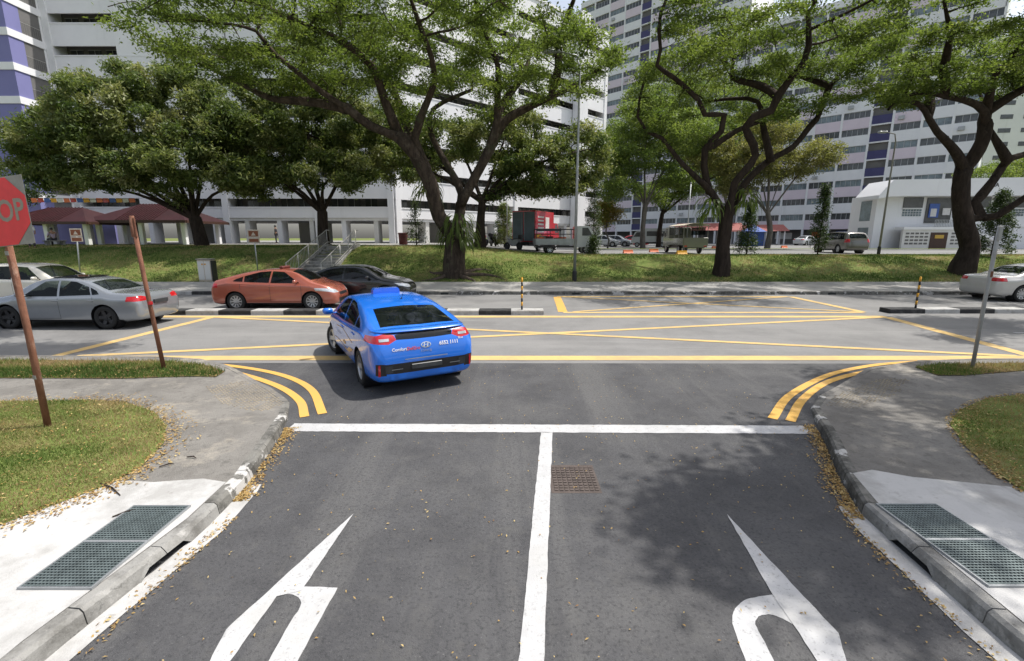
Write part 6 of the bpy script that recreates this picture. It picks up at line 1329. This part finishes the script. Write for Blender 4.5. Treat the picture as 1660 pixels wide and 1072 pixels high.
# ---- motorcycles
def motorcycle(px, Y, hd, m_, label):
    x = pt(px, 395, Y).x; root = empty('motorcycle', (x, Y, zt(x, Y)+.03), hd, label, 'motorcycle', 'motorcycles parked on the bank'); ms = wheel_mesh_set(.29, .1, 'alloy_dark', 8)
    add_wheel(root, ms, .62, 0, .29); add_wheel(root, ms, -.62, 0, .29)
    MB().prism([(-.55, .55), (-.7, .78), (-.3, .82), (.0, .70), (.28, .86), (.42, .80), (.35, .45), (.1, .28), (-.25, .28)], -.11, .11, XZ).build('body', MATS[m_], root)
    MB().bbox(-.68, -.02, -.12, .12, .78, .87, .03).build('seat', MATS['trim_black'], root); MB().tube([(.62, 0, .29), (.44, 0, .75), (.36, 0, 1.02)], .03, 8).build('fork', MATS['galvanised'], root)
    MB().tube([(.30, -.34, 1.02), (.37, -.12, 1.03), (.37, .12, 1.03), (.30, .34, 1.02)], .018, 6).build('handlebar', MATS['trim_black'], root); MB().bbox(-.95, -.6, -.2, .2, .85, 1.15, .05).build('top_box', MATS['trim_black'], root); MB().lathe([(0, 0), (.09, 0), (.07, .09)], 12, Matrix.Translation((.45, 0, .86)) @ Matrix.Rotation(math.pi/2, 4, 'Y')).build('headlamp', MATS['lamp_clear'], root)
motorcycle(782, 40.5, R(60), 'paint_crimson', 'red motorcycle parked behind the great tree'); motorcycle(800, 41.5, R(75), 'paint_black', 'black motorcycle parked beside the red one'); motorcycle(832, 36.5, R(140), 'paint_silver', 'silver motorcycle parked beside the red box truck')
# ---- people
def skin_person(name, J, E_, rad, mats, loc, rz, label, hair=True, m_cloth='poster_white', m_leg='trim_black', m_skin='skin'):
    root = empty(name, loc, rz, label, 'person'); 
    def skin(nm, ids, edges, m_, sub=2):
        me = bpy.data.meshes.new(nm); mp = {k: i for i, k in enumerate(ids)}; me.from_pydata([J[k] for k in ids], [(mp[a], mp[b]) for a, b in edges], []); o = bpy.data.objects.new(nm+'_skin', me); COL.objects.link(o)
        o.modifiers.new('s', 'SKIN'); 
        for i, k in enumerate(ids): me.skin_vertices[0].data[i].radius = rad[k]; me.skin_vertices[0].data[i].use_root = (i == 0)
        o.modifiers.new('u', 'SUBSURF').levels = sub; dg = bpy.context.evaluated_depsgraph_get(); m2 = bpy.data.meshes.new_from_object(o.evaluated_get(dg)); bpy.data.objects.remove(o); m2.materials.clear(); m2.materials.append(MATS[m_]); m2.shade_smooth(); m2.name = nm; link(nm, m2, root)
    ids = list(J); skin('body', ids, E_, m_skin)
    up_ = [k for k in ('pel', 'wst', 'chs', 'shL', 'shR', 'elL', 'elR') if k in J]
    for k in up_: rad[k] = tuple(v+.014 for v in rad[k])
    skin('shirt', up_, [e for e in E_ if e[0] in up_ and e[1] in up_], m_cloth)
    lo_ = [k for k in ('pel', 'hpL', 'hpR', 'knL', 'knR', 'anL', 'anR') if k in J]
    for k in lo_[1:]: rad[k] = tuple(v+.016 for v in rad[k])
    skin('trousers', lo_, [e for e in E_ if e[0] in lo_ and e[1] in lo_], m_leg)
    h = Vector(J['hed']); MB().lathe([(0, .11), (.06, .095), (.10, .05), (.105, -.01), (.09, -.04)], 14, Matrix.Translation(h+Vector((-.012, 0, .015)))).build('hair', MATS['trim_black'], root, True)
    return root
mat('skin', (0.30, 0.17, 0.11), 0.6, 0, 0.15, 9); mat('cloth_white', (.68, .68, .66), .8, 0, .1, 9); mat('cloth_lilac', (.40, .32, .40), .8, 0, .1, 9); mat('cloth_dark', (.04, .04, .05), .8, 0, .2, 9)
ED = [('pel', 'wst'), ('wst', 'chs'), ('chs', 'nck'), ('nck', 'hed'), ('chs', 'shL'), ('shL', 'elL'), ('elL', 'haL'), ('chs', 'shR'), ('shR', 'elR'), ('elR', 'haR'), ('pel', 'hpL'), ('hpL', 'knL'), ('knL', 'anL'), ('anL', 'toL'), ('pel', 'hpR'), ('hpR', 'knR'), ('knR', 'anR'), ('anR', 'toR')]
RD = dict(pel=(.13, .10), wst=(.125, .095), chs=(.14, .10), nck=(.05, .05), hed=(.085, .10), shL=(.06, .06), shR=(.06, .06), elL=(.042, .042), elR=(.042, .042), haL=(.03, .03), haR=(.03, .03), hpL=(.085, .085), hpR=(.085, .085), knL=(.055, .055), knR=(.055, .055), anL=(.04, .04), anR=(.04, .04), toL=(.035, .03), toR=(.035, .03))
STAND = dict(pel=(0, 0, .92), wst=(0, 0, 1.10), chs=(.01, 0, 1.34), nck=(.01, 0, 1.48), hed=(.03, 0, 1.60), shL=(0, .19, 1.38), elL=(-.03, .24, 1.10), haL=(.06, .25, .86), shR=(0, -.19, 1.38), elR=(-.03, -.24, 1.10), haR=(.08, -.24, .87), hpL=(0, .10, .88), knL=(.03, .11, .48), anL=(-.01, .11, .08), toL=(.14, .12, .04), hpR=(0, -.10, .88), knR=(.06, -.11, .48), anR=(.05, -.11, .08), toR=(.20, -.12, .04))
SIT = dict(pel=(0, 0, .50), wst=(0, 0, .68), chs=(.03, 0, .92), nck=(.05, 0, 1.06), hed=(.08, 0, 1.18), shL=(.02, .19, .96), elL=(.10, .24, .70), haL=(.34, .16, .60), shR=(.02, -.19, .96), elR=(.10, -.24, .70), haR=(.34, -.16, .60), hpL=(.05, .10, .50), knL=(.45, .12, .50), anL=(.44, .12, .08), toL=(.58, .12, .04), hpR=(.05, -.10, .50), knR=(.45, -.12, .50), anR=(.46, -.12, .08), toR=(.60, -.12, .04))
def person(px, Y, J, rz, label, cl_, lg, dz=.0):
    x = pt(px, 395, Y).x; skin_person('person', dict(J), ED, dict(RD), None, (x, Y, zt(x, Y)+dz), rz, label, True, cl_, lg)
person(52, 31.2, STAND, R(-60), 'person in a white top standing at the top of the bank near the pavilion', 'cloth_white', 'cloth_dark'); person(88, 34.0, SIT, R(160), 'person in lilac sitting on a bench near the pavilion', 'cloth_lilac', 'cloth_dark'); person(449, 44.5, STAND, R(200), 'person in dark clothes standing under the open deck', 'cloth_dark', 'cloth_dark', .03)
x = pt(88, 395, 34.0).x; o = empty('park_bench', (x, 34.05, zt(x, 34.05)), R(160), 'small stone bench under the seated person near the pavilion', 'bench')
MB().bbox(-.28, .22, -.6, .6, .32, .40, .015).build('seat', MATS['concrete_grey'], o)
for s in (-.45, .45): MB().bbox(-.22, .16, s-.08, s+.08, -.02, .32, .015).build('leg', MATS['concrete_grey'], o)
